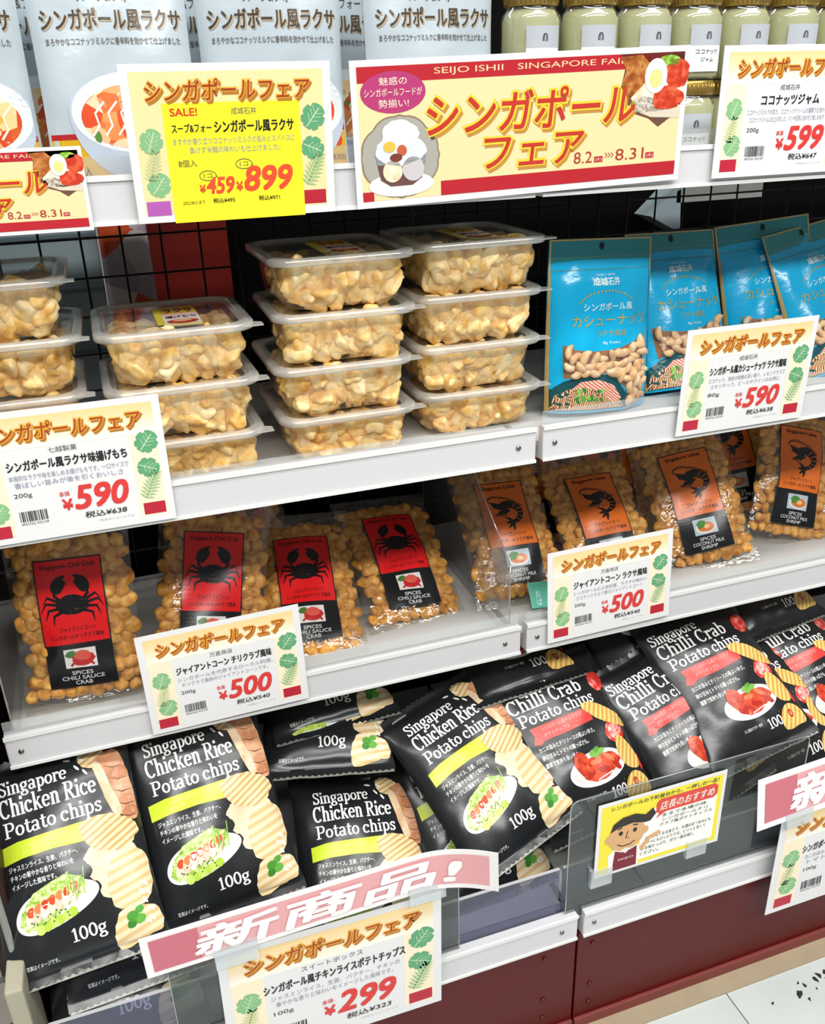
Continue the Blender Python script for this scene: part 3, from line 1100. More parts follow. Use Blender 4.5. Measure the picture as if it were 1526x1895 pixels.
# staff recommendation card ----------------------------------------------
def staff_card(M):
    u = 0.001
    root = empty('recommendation_card', M, 'yellow bordered card with a drawn shop clerk on the clear sheet', 'card')
    top_ = root
    root = paper_sheet(root, 0.147, 0.095)
    p = Print(1)
    p.rect(4, 4, 143, 91, paper('#efdf3f'), 0)
    p.poly([(50, 9), (138, 9), (138, 72), (62, 72), (50, 60)], paper('#f7f6ee'), 1)
    p.build('backdrop_print', root, scale=u)
    p = Print(2)
    p.poly([(66, 66), (70, 64), (66, 58), (78, 64), (134, 64), (138, 68), (138, 78), (134, 82), (70, 82), (66, 78)], paper('#d84a3c'), 1)
    p.text('店長のおすすめ', 70, 67, 64, 11, paper('#f6efe6'), 2, 0.01, 0.2)
    p.build('heading', root, scale=u)
    p = Print(2)
    ink = paper('#3a3a34')
    p.text('シンガポールの下町屋台から、一押しの一品！', 14, 83.5, 124, 5.4, ink, 1, 0.012)
    p.build('top_line', root, scale=u)
    p = Print(2)
    p.text('まるで本場の味', 74, 57.5, 52, 4.6, ink, 1, 0.008)
    p.text('シンガポールチリ', 74, 51.5, 54, 4.6, ink, 1, 0.008)
    p.text('クラブ風ポテトチップス', 72, 45.5, 62, 4.6, ink, 1, 0.008)
    p.build('speech_text', root, scale=u)
    p = Print(2)
    for k, s in enumerate(('止まらなくなる旨さで、お酒のおつまみにも', 'おやつにもぴったりです。ピリッと辛くて', 'うま味たっぷり、ぜひ一度お試し', 'ください。')):
        p.text(s, 56 - k * 1.5, 33 - k * 6.6, (78, 74, 62, 22)[k], 4.8, ink, 1, 0.008)
    p.build('handwriting', root, scale=u)
    p = Print(2)
    skin, hair, line = paper('#d9a878'), paper('#2c2622'), paper('#4a3020')
    p.poly([(16, 4), (14, 26), (24, 34), (44, 34), (52, 26), (50, 4)], paper('#f0efe8'), 1)
    p.poly([(20, 4), (22, 30), (30, 26), (40, 27), (47, 30), (48, 4)], paper('#7a1a2c'), 2)
    p.text('SEIJO', 26, 15, 18, 3.2, paper('#f0e0d8'), 3)
    p.ell(34, 48, 21, 20, skin, 3)
    p.ell(13.5, 47, 4, 5, skin, 2)
    p.ell(55, 48, 4, 5, skin, 2)
    p.poly([(15, 56), (18, 66), (28, 72), (42, 73), (54, 68), (62, 74), (66, 66), (60, 58), (54, 58), (40, 62), (24, 60)], hair, 4)
    for x in (27, 43):
        p.ell(x, 52, 2.4, 2.8, paper('#2a2220'), 4)
    p.line([(35, 53), (33, 44), (37, 44)], 1.2, line, 4)
    p.line([(24, 38), (30, 34.5), (38, 34.5), (44, 38)], 1.4, line, 4)
    p.line([(23, 58), (28, 59.5)], 1.6, hair, 5)
    p.line([(40, 59.5), (46, 58)], 1.6, hair, 5)
    p.poly([(50, 26), (60, 38), (72, 42), (74, 38), (62, 33), (53, 20)], skin, 4)
    p.poly([(28, 29), (34, 24), (40, 29), (36, 31), (32, 31)], paper('#e6e4da'), 4)
    p.build('clerk_drawing', root, scale=u)
    return top_


st_ = staff_card(pose(0.013, -0.1235, 0.219, 0.0, 0.0, 0.0))
clip(st_, -0.004, -0.010, 0.024, 0.022)
clip(st_, 0.108, -0.010, 0.024, 0.022)

# ------------------------------------------------------------------ crisp packets on the bottom shelf
BW, BH = 0.149, 0.197
BWK = {'chicken': 0.141, 'crab': 0.147}


def bag_fn(seed, T=0.021, W=BW, H=BH, wr=1.0):
    R = random.Random(seed)
    ph = [R.uniform(0, 6.28) for _ in range(8)]
    am = [R.uniform(0.5, 1.2) for _ in range(8)]

    def f(u, v, o=0.0, back=False):
        un = max(-1.0, min(1.0, 2 * u / W))
        vn = max(0.0, min(1.0, v / H))
        s = max(0.0, min(1.0, (vn - 0.05) / 0.90))
        ev = (4 * s * (1 - s)) ** 0.55
        cu = max(0.0, 1 - abs(un) ** 2.4)
        z = (T if not back else -T * 0.8) * ev * cu ** 0.6
        top, bot = math.exp(-(1 - vn) / 0.13), math.exp(-vn / 0.13)
        w = 0.0016 * math.sin(un * 9 + ph[0]) * (top * am[0] + bot * am[1]) + 0.0011 * math.sin(un * 17 + ph[1] + vn * 8) * (top * am[2] + bot * am[3])
        w += 0.0012 * math.sin(un * 3.2 + vn * 11 + ph[2]) + 0.0009 * math.sin(un * 7 - vn * 15 + ph[3]) + 0.0013 * math.sin(abs(un) * 6 + ph[4]) * math.sin(vn * 26 + ph[5]) * abs(un)
        z += w * wr * (0.25 + 0.75 * ev) * (1 - un ** 4) * (1 if not back else -1)
        x = u * (1 - 0.055 * ev)
        # slow bend of the whole packet
        z += 0.004 * math.sin(vn * 3.1 + ph[6]) - 0.004
        return (x, v, z + (o if not back else -o) + (0.0004 if not back else -0.0004))
    return f


def bag_body(f, M, W=BW, H=BH, nu=44, nv=40, teeth=True):
    b = MB()
    for back in (False, True):
        vs, fs = [], []
        for j in range(nv + 1):
            # denser rows near the seals
            t = j / nv
            t = t + 0.06 * math.sin(2 * math.pi * t) * -1
            v = max(0.0, min(1.0, t)) * H
            for i in range(nu + 1):
                u = (i / nu - 0.5) * W
                x, y, z = f(u, v, 0.0, back)
                if teeth and j in (0, nv) and i % 2:
                    y += 0.0022 if j == 0 else -0.0022
                vs.append((x, y, z))
        n = nu + 1
        for j in range(nv):
            for i in range(nu):
                q = (j * n + i, j * n + i + 1, (j + 1) * n + i + 1, (j + 1) * n + i)
                fs.append(q if not back else tuple(reversed(q)))
        b.add(vs, fs, M, True)
    return b


BLACK_FILM = mat('#1f2123', 0.25, 0.55, bump=0.10, bscale=38)
CHIP_A = ramp_mat('ridged_chip_print', [(0.1, '#cfa566'), (0.45, '#e8cb92'), (0.8, '#f0dcb0')], 62, 'wave', 0.3, 0.0, 1.1, 1.5)
CHIP_B = ramp_mat('ridged_chip_print_pale', [(0.1, '#e0bf88'), (0.5, '#ecd3a2'), (0.8, '#f2dfba')], 40, 'wave', 0.3, 0.0, 1.35, 2.0)
CHIP_C = ramp_mat('ridged_chip_print_gold', [(0.1, '#cf9c48'), (0.45, '#e6bb62'), (0.8, '#efd084')], 55, 'wave', 0.3, 0.0, 0.6, 1.5)
MEAT = ramp_mat('chicken_print', [(0.25, '#9a5a38'), (0.5, '#d79a70'), (0.75, '#f0cfae')], 55, 'noise', 0.3)
RICE = ramp_mat('rice_print', [(0.3, '#e6bd94'), (0.5, '#f0d6b4'), (0.75, '#f8ead6')], 30, 'noise', 0.3)
SALAD = ramp_mat('salad_print', [(0.25, '#6a9a34'), (0.45, '#a9cc52'), (0.6, '#dcecac'), (0.75, '#f4f8e4')], 330, 'noise', 0.3)
CRAB = ramp_mat('chilli_crab_print', [(0.2, '#7a1a12'), (0.45, '#c43a22'), (0.65, '#e2603a'), (0.85, '#f0b090')], 150, 'noise', 0.3)
TOMATO = ramp_mat('tomato_print', [(0.3, '#b81f1a'), (0.55, '#e0423a'), (0.75, '#f3b8a8')], 140, 'noise', 0.3)
WF = film('#fafaf8')


def chip_shape(pr, cx, cy, rx, ry, rot, M, lay, seed):
    pr.ell(cx, cy, rx, ry, M, lay, rot, 44, 0.035, seed)


def shift(q, dx, dy):
    q.items = [([(x + dx, y + dy) for x, y in vs], ts, m_, l_) for vs, ts, m_, l_ in q.items]
    return q


def chicken_prints():
    """Design in millimetres, origin at the lower left of the packet."""
    P = {}
    q = Print(3)
    slab(q, 'Singapore', 17, 179, 62, 13.0, WF)
    slab(q, 'Chicken Rice', 15, 159.5, 88, 16.5, WF)
    slab(q, 'Potato chips', 16, 142, 89, 13.5, WF)
    for (x, y, r) in ((88, 186, -0.9), (95, 180, -1.0), (92, 193, -0.6), (80, 195, -0.2)):
        q.ell(x, y, 3.6, 1.1, WF, 2, r, 10)
    P['title'] = q
    q = Print(2)
    q.poly([(3, 111), (3, 126), (20, 128.5), (50, 129), (82, 129), (78, 112), (50, 114), (22, 113.5)], film('#cde233'), 1)
    q.text('シンガポール風チキンライス', 22, 121.5, 42, 4.4, film('#e6f08a'), 2)
    q.text('ポテトチップス', 22, 116, 26, 4.2, film('#e6f08a'), 2)
    P['lime_band'] = shift(q, 6, 8.5)
    q = Print(2)
    for k, (s, w) in enumerate((('ジャスミンライス、生姜、パクチー、', 62), ('チキンの華やかな香りと味わいを', 57), ('イメージした風味です。', 40))):
        q.text(s, 8, 104 - k * 7.6, w, 5.2, film('#e4e6e4'), 1, 0.012)
    P['caption'] = shift(q, 6, 8.5)
    q = Print(2)
    q.text('写真はイメージです。', 14, 30, 28, 4.0, film('#d8dad8'), 1, 0.008)
    P['fine_print'] = q
    q = Print(2)
    pl = []
    for k in range(40):
        a = 2 * math.pi * k / 40
        pl.append((41 + 38 * math.cos(a) + 4 * math.cos(2 * a), 62 + 17 * math.sin(a) + 5 * math.cos(a)))
    q.poly(pl, film('#f4f5f4'), 1)
    q.poly([(41 + (x - 41) * .93, 61.5 + (y - 62) * .86) for x, y in pl], film('#dfe3e2'), 2)
    top = [(10, 55), (14, 66), (26, 78), (42, 83), (55, 86), (63, 83), (70, 80), (73, 72), (66, 65), (50, 58), (30, 50), (16, 48)]
    q.poly(top, SALAD, 3)
    for k in range(7):
        x, y = 19 + k * 6.8, 59 + k * 1.7
        q.blob([(x - 4.5, y - 7), (x + 1.5, y - 8), (x + 6.5, y + 4), (x + 4.5, y + 9.5), (x - 1.5, y + 7)], film(('#f2dcc8', '#ecd0b8', '#f6e6d6')[k % 3]), 4 + k * 0.3, 2, 0.2, k)
        q.blob([(x - 1.5, y + 1), (x + 3.8, y - 0.5), (x + 6, y + 5), (x + 4.2, y + 9), (x - 1, y + 7)], film(('#d8532c', '#e58a50', '#cf4526')[k % 3]), 4.15 + k * 0.3, 2, 0.5, k + 9)
        q.line([(x + 2, y - 8), (x + 6.8, y + 4)], [0.4, 0.8], film('#c49a76'), 4.25 + k * 0.3)
    for k in range(6):
        q.ell(27 + k * 6, 47.0 + k * 1.3, 4.2, 4.2, film('#b4d44a' if k % 2 else '#c9e070'), 7, 0.4, 16)
    R = random.Random(9)
    for k in range(16):
        q.ell(20 + R.uniform(0, 46), 50 + R.uniform(0, 10), 0.9, 0.8, film('#4c6a2c'), 8, 0, 8)
    for k in range(12):
        x = 54 + R.uniform(0, 16)
        q.line([(x, 68 + R.uniform(-4, 4)), (x + R.uniform(-2, 5), 84 + R.uniform(-3, 4))], 0.9, film(R.choice(('#a4c94a', '#c4df72', '#7fae3a'))), 6)
    P['salad_plate_picture'] = shift(q, 5, 12.5)
    q = Print(2)
    chip_shape(q, 106, 188, 14, 10, -0.5, CHIP_A, 1, 1)
    q.blob([(106, 184), (116, 190), (130, 192), (136, 170), (139, 150), (139, 122), (128, 124), (118, 138), (112, 156), (109, 172)], MEAT, 2, 2, 0.5, 1)
    for k, (x, y) in enumerate(((124, 180), (127, 168), (129, 156), (130, 144), (131, 133))):
        q.blob([(x - 7, y - 2), (x, y + 4), (x + 8, y + 2), (x + 7, y - 5), (x - 1, y - 6)], film(('#d59a74', '#c98660', '#e0ae8a')[k % 3]), 3, 2, 0.2, k)
        q.line([(x - 8, y - 3), (x, y - 6.5), (x + 8, y - 5.5)], [0.3, 1.0, 0.3], film('#7a4028'), 4)
    q.blob([(104, 184), (114, 182), (118, 162), (127, 134), (120, 126), (113, 146), (109, 166)], ramp_mat('chicken_print_pale', [(0.3, '#d8ae84'), (0.5, '#ecd0ac'), (0.7, '#f4e4cc')], 60, 'noise', 0.3), 4, 2, 0.3, 3)
    q.blob([(88, 108), (82, 100), (92, 92), (84, 84), (96, 78), (90, 68), (100, 62), (110, 66), (124, 76), (134, 96), (124, 110), (102, 114)], RICE, 2, 2, 0.7, 4)
    chip_shape(q, 110, 118, 26, 16, -0.3, CHIP_A, 5, 2)
    q.blob([(102, 84), (106, 94), (120, 99), (138, 96), (139, 66), (132, 50), (116, 49), (101, 52), (99, 66)], CHIP_B, 5, 2, 0.7, 5)
    q.blob([(97, 36), (104, 50), (118, 50), (138, 46), (139, 24), (124, 22), (110, 19), (97, 16), (94, 26)], CHIP_B, 4, 2, 0.7, 6)
    for (x, y, rr, c) in ((114, 42, 5.5, '#4f9a3c'), (120, 38, 5, '#68b04c'), (112, 36, 4.5, '#3f8632'), (121, 46, 4, '#5aa544')):
        q.ell(x, y, rr, rr * 0.8, film(c), 6, 0.4, 16, 0.04, int(x))
    for (x, y, r) in ((128, 52, -1.1), (131, 44, -0.8), (127, 60, -1.0), (132, 58, -1.2), (130, 36, -1.0), (131, 66, -0.9), (126, 34, -0.7)):
        q.ell(x, y, 3.4, 1.2, WF, 7, r, 10)
    P['chips_picture'] = shift(q, -4, 4)
    q = Print(2)
    slab(q, '100g', 56, 41, 31, 11.5, WF, 3)
    P['weight_text'] = q
    return P


def crab_prints():
    P = {}
    q = Print(3)
    slab(q, 'Singapore', 8, 178, 66, 13.0, WF)
    slab(q, 'Chilli Crab', 9, 159, 98, 16.5, WF)
    slab(q, 'Potato chips', 14, 142.5, 101, 13.5, WF)
    P['title'] = q
    q = Print(2)
    q.poly([(12, 113), (17, 122), (15, 131), (60, 131), (94, 131), (94, 116), (60, 114), (26, 114), (20, 111)], film('#d8443c'), 1)
    q.text('シンガポール風チリクラブ', 28, 124.2, 54, 5, film('#f3a8a0'), 2, 0.01)
    q.text('ポテトチップス', 28, 117, 34, 5, film('#f3a8a0'), 2, 0.01)
    P['red_ribbon'] = shift(q, 6, 8)
    q = Print(2)
    for k, (s, w) in enumerate((('カニの旨みとチリソースの程よい辛さ。', 76), ('卵の甘みとトマトの酸っぱさも。', 62), ('濃厚で気持ち良い辛さ。', 44))):
        q.text(s, 14, 103 - k * 8.8, w, 5.6, film('#e4e6e4'), 1, 0.012)
    P['caption'] = shift(q, 6, 8)
    q = Print(2)
    q.text('カニ風味パウダー使用', 52, 46, 26, 3.8, film('#d8dad8'), 1, 0.008)
    P['fine_print'] = q
    q = Print(2)
    q.ell(76, 66, 39, 18, film('#f4f5f4'), 1, 0.02, 40)
    q.ell(76, 65.5, 35, 14.5, film('#dcdcd8'), 2, 0.02, 40)
    q.ell(58, 74, 10, 15, CRAB, 4, 0.2, 24, 0.05, 2)
    q.ell(80, 66, 27, 13, CRAB, 3, 0.1, 30, 0.05, 3)
    for k in range(7):
        q.ell(64 + k * 6, 62 + (k % 3) * 5, 8, 3.2, film(('#b32a1a', '#d6502e', '#e88058')[k % 3]), 5, 0.5 - 0.25 * k, 18, 0.04, k)
    for (x, y) in ((76, 82), (82, 84), (88, 81), (80, 79)):
        q.ell(x, y, 5, 3, film('#5a9a3a' if x % 4 else '#7cb44c'), 6, 0.3, 14, 0.06, x)
    q.line([(70, 54), (92, 57)], 1.2, film('#f4f0ea'), 7)
    P['crab_plate_picture'] = shift(q, 4, 9)
    q = Print(2)
    q.ell(126, 160, 12, 12, TOMATO, 1, 0, 24, 0.03, 3)
    q.ell(115, 100, 13, 13, TOMATO, 2, 0, 26, 0.03, 5)
    q.ell(115, 100, 9, 9, ramp_mat('tomato_flesh_print', [(0.35, '#e05048'), (0.6, '#f6cfc4')], 220, 'noise', 0.3), 3, 0, 24)
    chip_shape(q, 112, 122, 31, 9.5, -0.62, CHIP_C, 5, 11)
    q.blob([(110, 92), (118, 96), (128, 84), (134, 66), (130, 54), (118, 56), (110, 62), (106, 76)], CHIP_C, 6)
    q.blob([(98, 28), (100, 42), (110, 52), (122, 54), (134, 44), (134, 26), (120, 27), (108, 25)], CHIP_C, 6)
    q.ell(116, 42, 3.4, 5, film('#b8382a'), 7)
    q.text('福', 114.2, 39.6, 3.6, 4.6, film('#f0c890'), 8)
    q.poly([(130, 64), (134, 70), (135, 54), (131, 50)], film('#c8322a'), 4)
    R = random.Random(5)
    for k in range(22):
        q.ell(100 + R.uniform(0, 32), 30 + R.uniform(0, 88), 0.7, 0.6, film('#9a7a34'), 8, 0, 6)
    P['chips_picture'] = shift(q, 6, 4)
    q = Print(2)
    slab(q, '100g', 85, 39, 30, 11.5, WF, 3)
    P['weight_text'] = q
    return P


BAGS = {}


def crisp_bag(kind, seed, M, label, group):
    key = (kind, seed)
    if key not in BAGS:
        BW = BWK[kind]
        f = bag_fn(seed * 13 + (1 if kind == 'chicken' else 50), W=BW)
        root = empty('crisp_packet', Matrix(), 'x y z w', 'crisps', group)
        pouch = bag_body(f, BLACK_FILM, BW).build('pouch', root)
        fe = MB()
        for y0, y1 in ((-0.0012, 0.006),):
            vs, fs = [], []
            for i in range(31):
                u = (i / 30 - 0.5) * BW * 0.985
                z0 = f(u, min(max(y0, 0), BH), 0, True)[2] - 0.0006
                z1 = f(u, min(max(y1, 0), BH), 0, True)[2] - 0.0006
                vs += [(u, y0, z0), (u, y1, z1), (u, y1, z1 - 0.0004), (u, y0, z0 - 0.0004)]
            for i in range(30):
                for k in range(4):
                    fs.append((i * 4 + k, i * 4 + (k + 1) % 4, i * 4 + 4 + (k + 1) % 4, i * 4 + 4 + k))
            fe.add(vs, fs, mat('#8f8e86', 0.35, 0.5, 0.2))
        fe.build('foil_seal_edge', root)
        P = chicken_prints() if kind == 'chicken' else crab_prints()

        def fn(x, y, o):
            return f(x + (0.005 if kind == 'chicken' else 0.001) - BW / 2, y - 0.015, o)
        for nm, q in P.items():
            q.build(nm, pouch, fn=fn, L=0.007, scale=0.001)
        BAGS[key] = root
        root.matrix_world = M
    else:
        root = copy_tree(BAGS[key], M)
    root['label'] = label
    root['group'] = group
    return root


CH, CB = 'chicken rice crisp packets', 'chilli crab crisp packets'


def chick(seed, x, y, z, lean, yaw, roll, label):
    # the landmark is the foot of the '1' in 100g
    crisp_bag('chicken', seed, pose(x, y, z, lean, yaw, roll, 0.018, (-0.061 + BWK['chicken'] / 2, -0.026)), label, CH)


def crab(seed, x, y, z, lean, yaw, roll, label):
    crisp_bag('crab', seed, pose(x, y, z, lean, yaw, roll, 0.018, (-0.086 + BWK['crab'] / 2, -0.024)), label, CB)


chick(1, -0.475, -0.081, 0.285, 0.791, -0.014, 0.073, 'large front chicken rice crisp packet at the lower left corner')
chick(2, -0.345, -0.056, 0.271, 0.682, 0.034, 0.058, 'chicken rice crisp packet under the 500 yen crab corn card')
chick(3, -0.216, -0.079, 0.180, 0.943, 0.031, -0.165, 'low lying chicken rice crisp packet behind the pink strip')
chick(4, -0.0468, -0.0678, 0.2593, 0.981, -0.071, 0.378, 'tilted chicken rice crisp packet beside the chilli crab packets')
chick(2, -0.432, -0.070, 0.234, 0.85, 0.0, 0.06, 'chicken rice crisp packet directly under the lower left front one')
chick(3, -0.452, -0.080, 0.183, 1.1, 0.0, 0.05, 'lowest chicken rice crisp packet in the left pile, behind the fence')
chick(1, -0.073, -0.060, 0.192, 0.989, 0.0, 0.09, 'chicken rice crisp packet under the tilted one, behind the fence')
chick(3, -0.222, 0.050, 0.327, 1.35, 0.0, -0.20, 'shaded chicken rice crisp packet lying flat behind the low lying one')
chick(2, -0.204, 0.085, 0.352, 1.35, 0.0, 0.04, 'rearmost shaded chicken rice crisp packet below the third shelf')
chick(4, -0.440, -0.025, 0.258, 0.72, 0.0, 0.03, 'chicken rice crisp packet squeezed between the two left front packets')

crab(1, 0.0804, -0.0526, 0.2437, 0.856, 0.103, 0.045, 'chilli crab crisp packet behind the staff recommendation card')
crab(2, 0.228, -0.061, 0.238, 0.835, 0.004, 0.247, 'chilli crab crisp packet partly under the topmost one')
crab(3, 0.283, -0.050, 0.278, 0.914, -0.100, 0.224, 'topmost chilli crab crisp packet lying across the others')
crab(2, 0.037, 0.070, 0.352, 1.45, 0.0, 0.10, 'shaded chilli crab packet at the back below the shelf joint')
crab(3, 0.398, 0.080, 0.344, 1.1, 0.0, 0.12, 'rearmost chilli crab packet in shade at the right')
crab(1, 0.425, -0.035, 0.236, 0.9, 0.0, 0.16, 'chilli crab crisp packet at the right edge of the picture')
crab(1, 0.345, -0.055, 0.226, 0.9, -0.05, 0.20, 'chilli crab crisp packet under the right side of the topmost one')
crab(3, 0.215, 0.075, 0.335, 1.1, 0.0, 0.14, 'shaded chilli crab packet behind the topmost one')

# ------------------------------------------------------------------ roasted giant corn packs on the third shelf
def ico(sub, name, fn, M, seed):
    bm = bmesh.new()
    bmesh.ops.create_icosphere(bm, subdivisions=sub, radius=1.0)
    for v in bm.verts:
        v.co = fn(v.co, seed)
    me = bpy.data.meshes.new(name)
    bm.to_mesh(me)
    bm.free()
    me.materials.append(M)
    me.polygons.foreach_set('use_smooth', [True] * len(me.polygons))
    return me


def kernel_fn(p, seed):
    n = noise.noise(p * 1.3 + Vector((seed * 3.1, 0, 0)))
    x = p.x * (1.0 - 0.22 * p.y) * 0.0074
    y = p.y * 0.0068
    z = p.z * 0.0047
    dent = math.exp(-((p.x) ** 2 * 5 + (p.y + 0.75) ** 2 * 3))
    z *= 1 - 0.55 * dent
    return Vector((x, y, z)) * (1 + 0.16 * n)


KERN = ramp_mat('roasted_corn', [(0.3, '#ad6a20'), (0.5, '#d99a42'), (0.7, '#edbc6a')], 130, 'noise', 0.38, 0.15, 0, 0, 0.22, 0.35)
KM = [ico(3, 'corn_kernel', kernel_fn, KERN, k) for k in range(5)]
KM2 = [ico(2, 'corn_kernel', kernel_fn, KERN, k) for k in range(3)]

PW, PH = 0.116, 0.182          # pack size
LX, LY, LW, LH, LR = 0.0264, 0.024, 0.0632, 0.124, 0.0808   # label: left, bottom, width, height, height of its coloured upper part
FILM = clear('packet_film', '#fbfaf6', 0.015, 0.07, 0.07, '#ffffff', 0.55, 70)


def corn_fn(seed):
    return bag_fn(seed, 0.0125, PW, PH, 0.8)


def crab_emblem(q, cx, cy, s, M, lay):
    q.ell(cx, cy, 14 * s, 8 * s, M, lay, 0, 26, 0.015, 2)
    q.ell(cx, cy + 4 * s, 10 * s, 5 * s, M, lay, 0, 20)
    for sg in (-1, 1):
        q.line([(cx + sg * 9 * s, cy + 4 * s), (cx + sg * 14 * s, cy + 9 * s), (cx + sg * 13 * s, cy + 15 * s)], [2.6 * s, 2.6 * s, 2.2 * s], M, lay)
        # claw
        q.blob([(cx + sg * 15 * s, cy + 10 * s), (cx + sg * 17 * s, cy + 17 * s), (cx + sg * 12 * s, cy + 24 * s), (cx + sg * 1.5 * s, cy + 26 * s),
                (cx + sg * 6 * s, cy + 21.5 * s), (cx + sg * 2.5 * s, cy + 20 * s), (cx + sg * 6 * s, cy + 14 * s), (cx + sg * 9 * s, cy + 10 * s)], M, lay, 2)
        for k, (a, b_, c_) in enumerate((((10, 3), (20, 8), (24, 3)), ((11, 1), (22, 3), (26, -4)), ((11, -2), (20, -3), (23, -11)), ((9, -5), (16, -8), (17, -16)))):
            q.line([(cx + sg * a[0] * s, cy + a[1] * s), (cx + sg * b_[0] * s, cy + b_[1] * s), (cx + sg * c_[0] * s, cy + c_[1] * s)], [2.8 * s, 2.2 * s, 0.5 * s], M, lay)


def shrimp_emblem(q, cx, cy, s, M, Mbg, lay):
    # curved body of plates, long feelers, legs and tail
    spine = []
    for k in range(9):
        a = math.radians(128 - k * 25)
        spine.append((cx + 3 * s + 12 * s * math.cos(a) * 1.35, cy - 2 * s + 11 * s * math.sin(a)))
    wd = [4 * s, 7.5 * s, 9.5 * s, 10 * s, 9.5 * s, 8.5 * s, 7 * s, 5.5 * s, 4 * s]
    q.line(spine, wd, M, lay)
    for k in range(3, 8):
        a_, b_ = spine[k], (cx + 3 * s, cy - 2 * s)
        dx, dy = a_[0] - b_[0], a_[1] - b_[1]
        L = math.hypot(dx, dy)
        q.line([(a_[0] - dx / L * 4 * s, a_[1] - dy / L * 4 * s), (a_[0] + dx / L * 5 * s, a_[1] + dy / L * 5 * s)], 0.7 * s, Mbg, lay + 1)
    x0, y0 = spine[0]
    q.poly([(x0 + 4 * s, y0 + 3 * s), (x0 - 9 * s, y0 + 7 * s), (x0 - 6 * s, y0 - 1 * s), (x0 + 3 * s, y0 - 5 * s), (x0 + 12 * s, y0 - 6 * s), (x0 + 12 * s, y0 + 2 * s)], M, lay)
    for sg, h in ((0, 9), (1, 13)):
        pts = [(x0 - 8 * s, y0 + 6 * s)] + arc(x0 - 2 * s, y0 + 8 * s, 9 * s, h * 0.42 * s, 190, 60, 8) + [(x0 + 16 * s, y0 + (7 + sg * 2) * s), (x0 + 30 * s, y0 - (2 - sg * 2) * s)]
        q.line(pts, 0.9 * s, M, lay)
    for k in range(5):
        q.line([(x0 + (2 + 3 * k) * s, y0 - 5 * s), (x0 + (-3 + 2.5 * k) * s, y0 - 9 * s), (x0 + (-8 + 3 * k) * s, y0 - (10 + 1.2 * k) * s)], [1.8 * s, 1.6 * s, 0.5 * s], M, lay)
    tx, ty = spine[-1]
    for a in (150, 185, 220, 255):
        r = math.radians(a)
        q.line([(tx, ty), (tx + 6 * s * math.cos(r), ty + 6 * s * math.sin(r)), (tx + 11 * s * math.cos(r), ty + 11 * s * math.sin(r))], [1.6 * s, 3.6 * s, 1.2 * s], M, lay)


def corn_label(kind):
    """Printed label in millimetres; origin at the lower left of the pack."""
    X, Y, W, H, HR = LX * 1e3, LY * 1e3, LW * 1e3, LH * 1e3, LR * 1e3
    blk = film('#15161a')
    col = film('#e0181c' if kind == 'crab' else '#dd6c22')
    q = Print(2)
    q.rect(X, Y, X + W, Y + H, blk, 0)
    q.rect(X + 1.2, Y + H - HR, X + W - 1.2, Y + H - 1.2, col, 1)
    dark = film('#181012')
    q.text('Singapore Chili Crab' if kind == 'crab' else 'Singapore Laksa', X + 6 if kind == 'crab' else X + 8, Y + H - 10.5, W - 12 if kind == 'crab' else W - 18, 6, dark if kind != 'crab' else film('#5a0c10'), 2, 0.02)
    cx, cy = X + W / 2, Y + H - 40
    if kind == 'crab':
        crab_emblem(q, cx, cy - 4, 1.12, film('#120c0d'), 2)
    else:
        shrimp_emblem(q, cx - 1, cy + 1, 1.05, dark, col, 2)
    q.text('ジャイアントコーン', X + 17, Y + H - HR + 11.5, 33, 4.8, film('#3a0c0c') if kind == 'crab' else dark, 2, 0.01)
    q.text('シンガポールチリクラブ風味' if kind == 'crab' else 'シンガポールラクサ風味', X + 7, Y + H - HR + 4.5, 50, 4.8, film('#3a0c0c') if kind == 'crab' else dark, 2, 0.01)
    # small dish picture
    px, py = X + 17, Y + 19
    q.rect(px, py, px + 30, py + 19, film('#e6e2de' if kind == 'crab' else '#b9c8d0'), 2)
    if kind == 'crab':
        q.ell(px + 17, py + 9, 11, 7.5, film('#c2282a'), 3, 0, 24, 0.05, 4)
        q.ell(px + 17, py + 12, 8, 5, film('#dc5a4c'), 4, 0, 20, 0.04, 5)
        q.ell(px + 6, py + 14, 5, 3.4, film('#4a7a34'), 4, 0.3, 16, 0.08, 6)
        for k in (-1, 1):
            q.line([(px + 16 + 8 * k, py + 5), (px + 16 + 11 * k, py + 2)], 2.2, film('#b02024'), 4)
    else:
        q.ell(px + 15, py + 7.5, 13, 6.5, film('#e6e6e0'), 3)
        q.ell(px + 16, py + 8.5, 11, 5.6, film('#d9793c'), 4)
        q.ell(px + 10, py + 12.5, 6, 4.5, film('#4c8a3c'), 5, 0.4, 18, 0.08, 7)
        q.ell(px + 17, py + 9, 4, 2.6, film('#efc489'), 5)
    wh = film('#d8d8d6')
    for k, (s, w) in enumerate((('SPICES', 20), ('CHILI SAUCE' if kind == 'crab' else 'COCONUT MILK', 40), ('CRAB' if kind == 'crab' else 'SHRIMP', 16 if kind == 'crab' else 21))):
        q.text(s, X + W / 2 - w / 2, Y + 12 - k * 5, w, 3.9, wh, 2, 0.015)
    return q


KIND_STUFF = MB()
PIECES = [0]


def stuff_mesh(me, M):
    """Append a transformed copy of a small mesh to the uncounted remainder."""
    KIND_STUFF.add([M @ v.co for v in me.vertices], [tuple(p.vertices) for p in me.polygons], me.materials[0], True)


CORN = {}
kernel_total = [0]


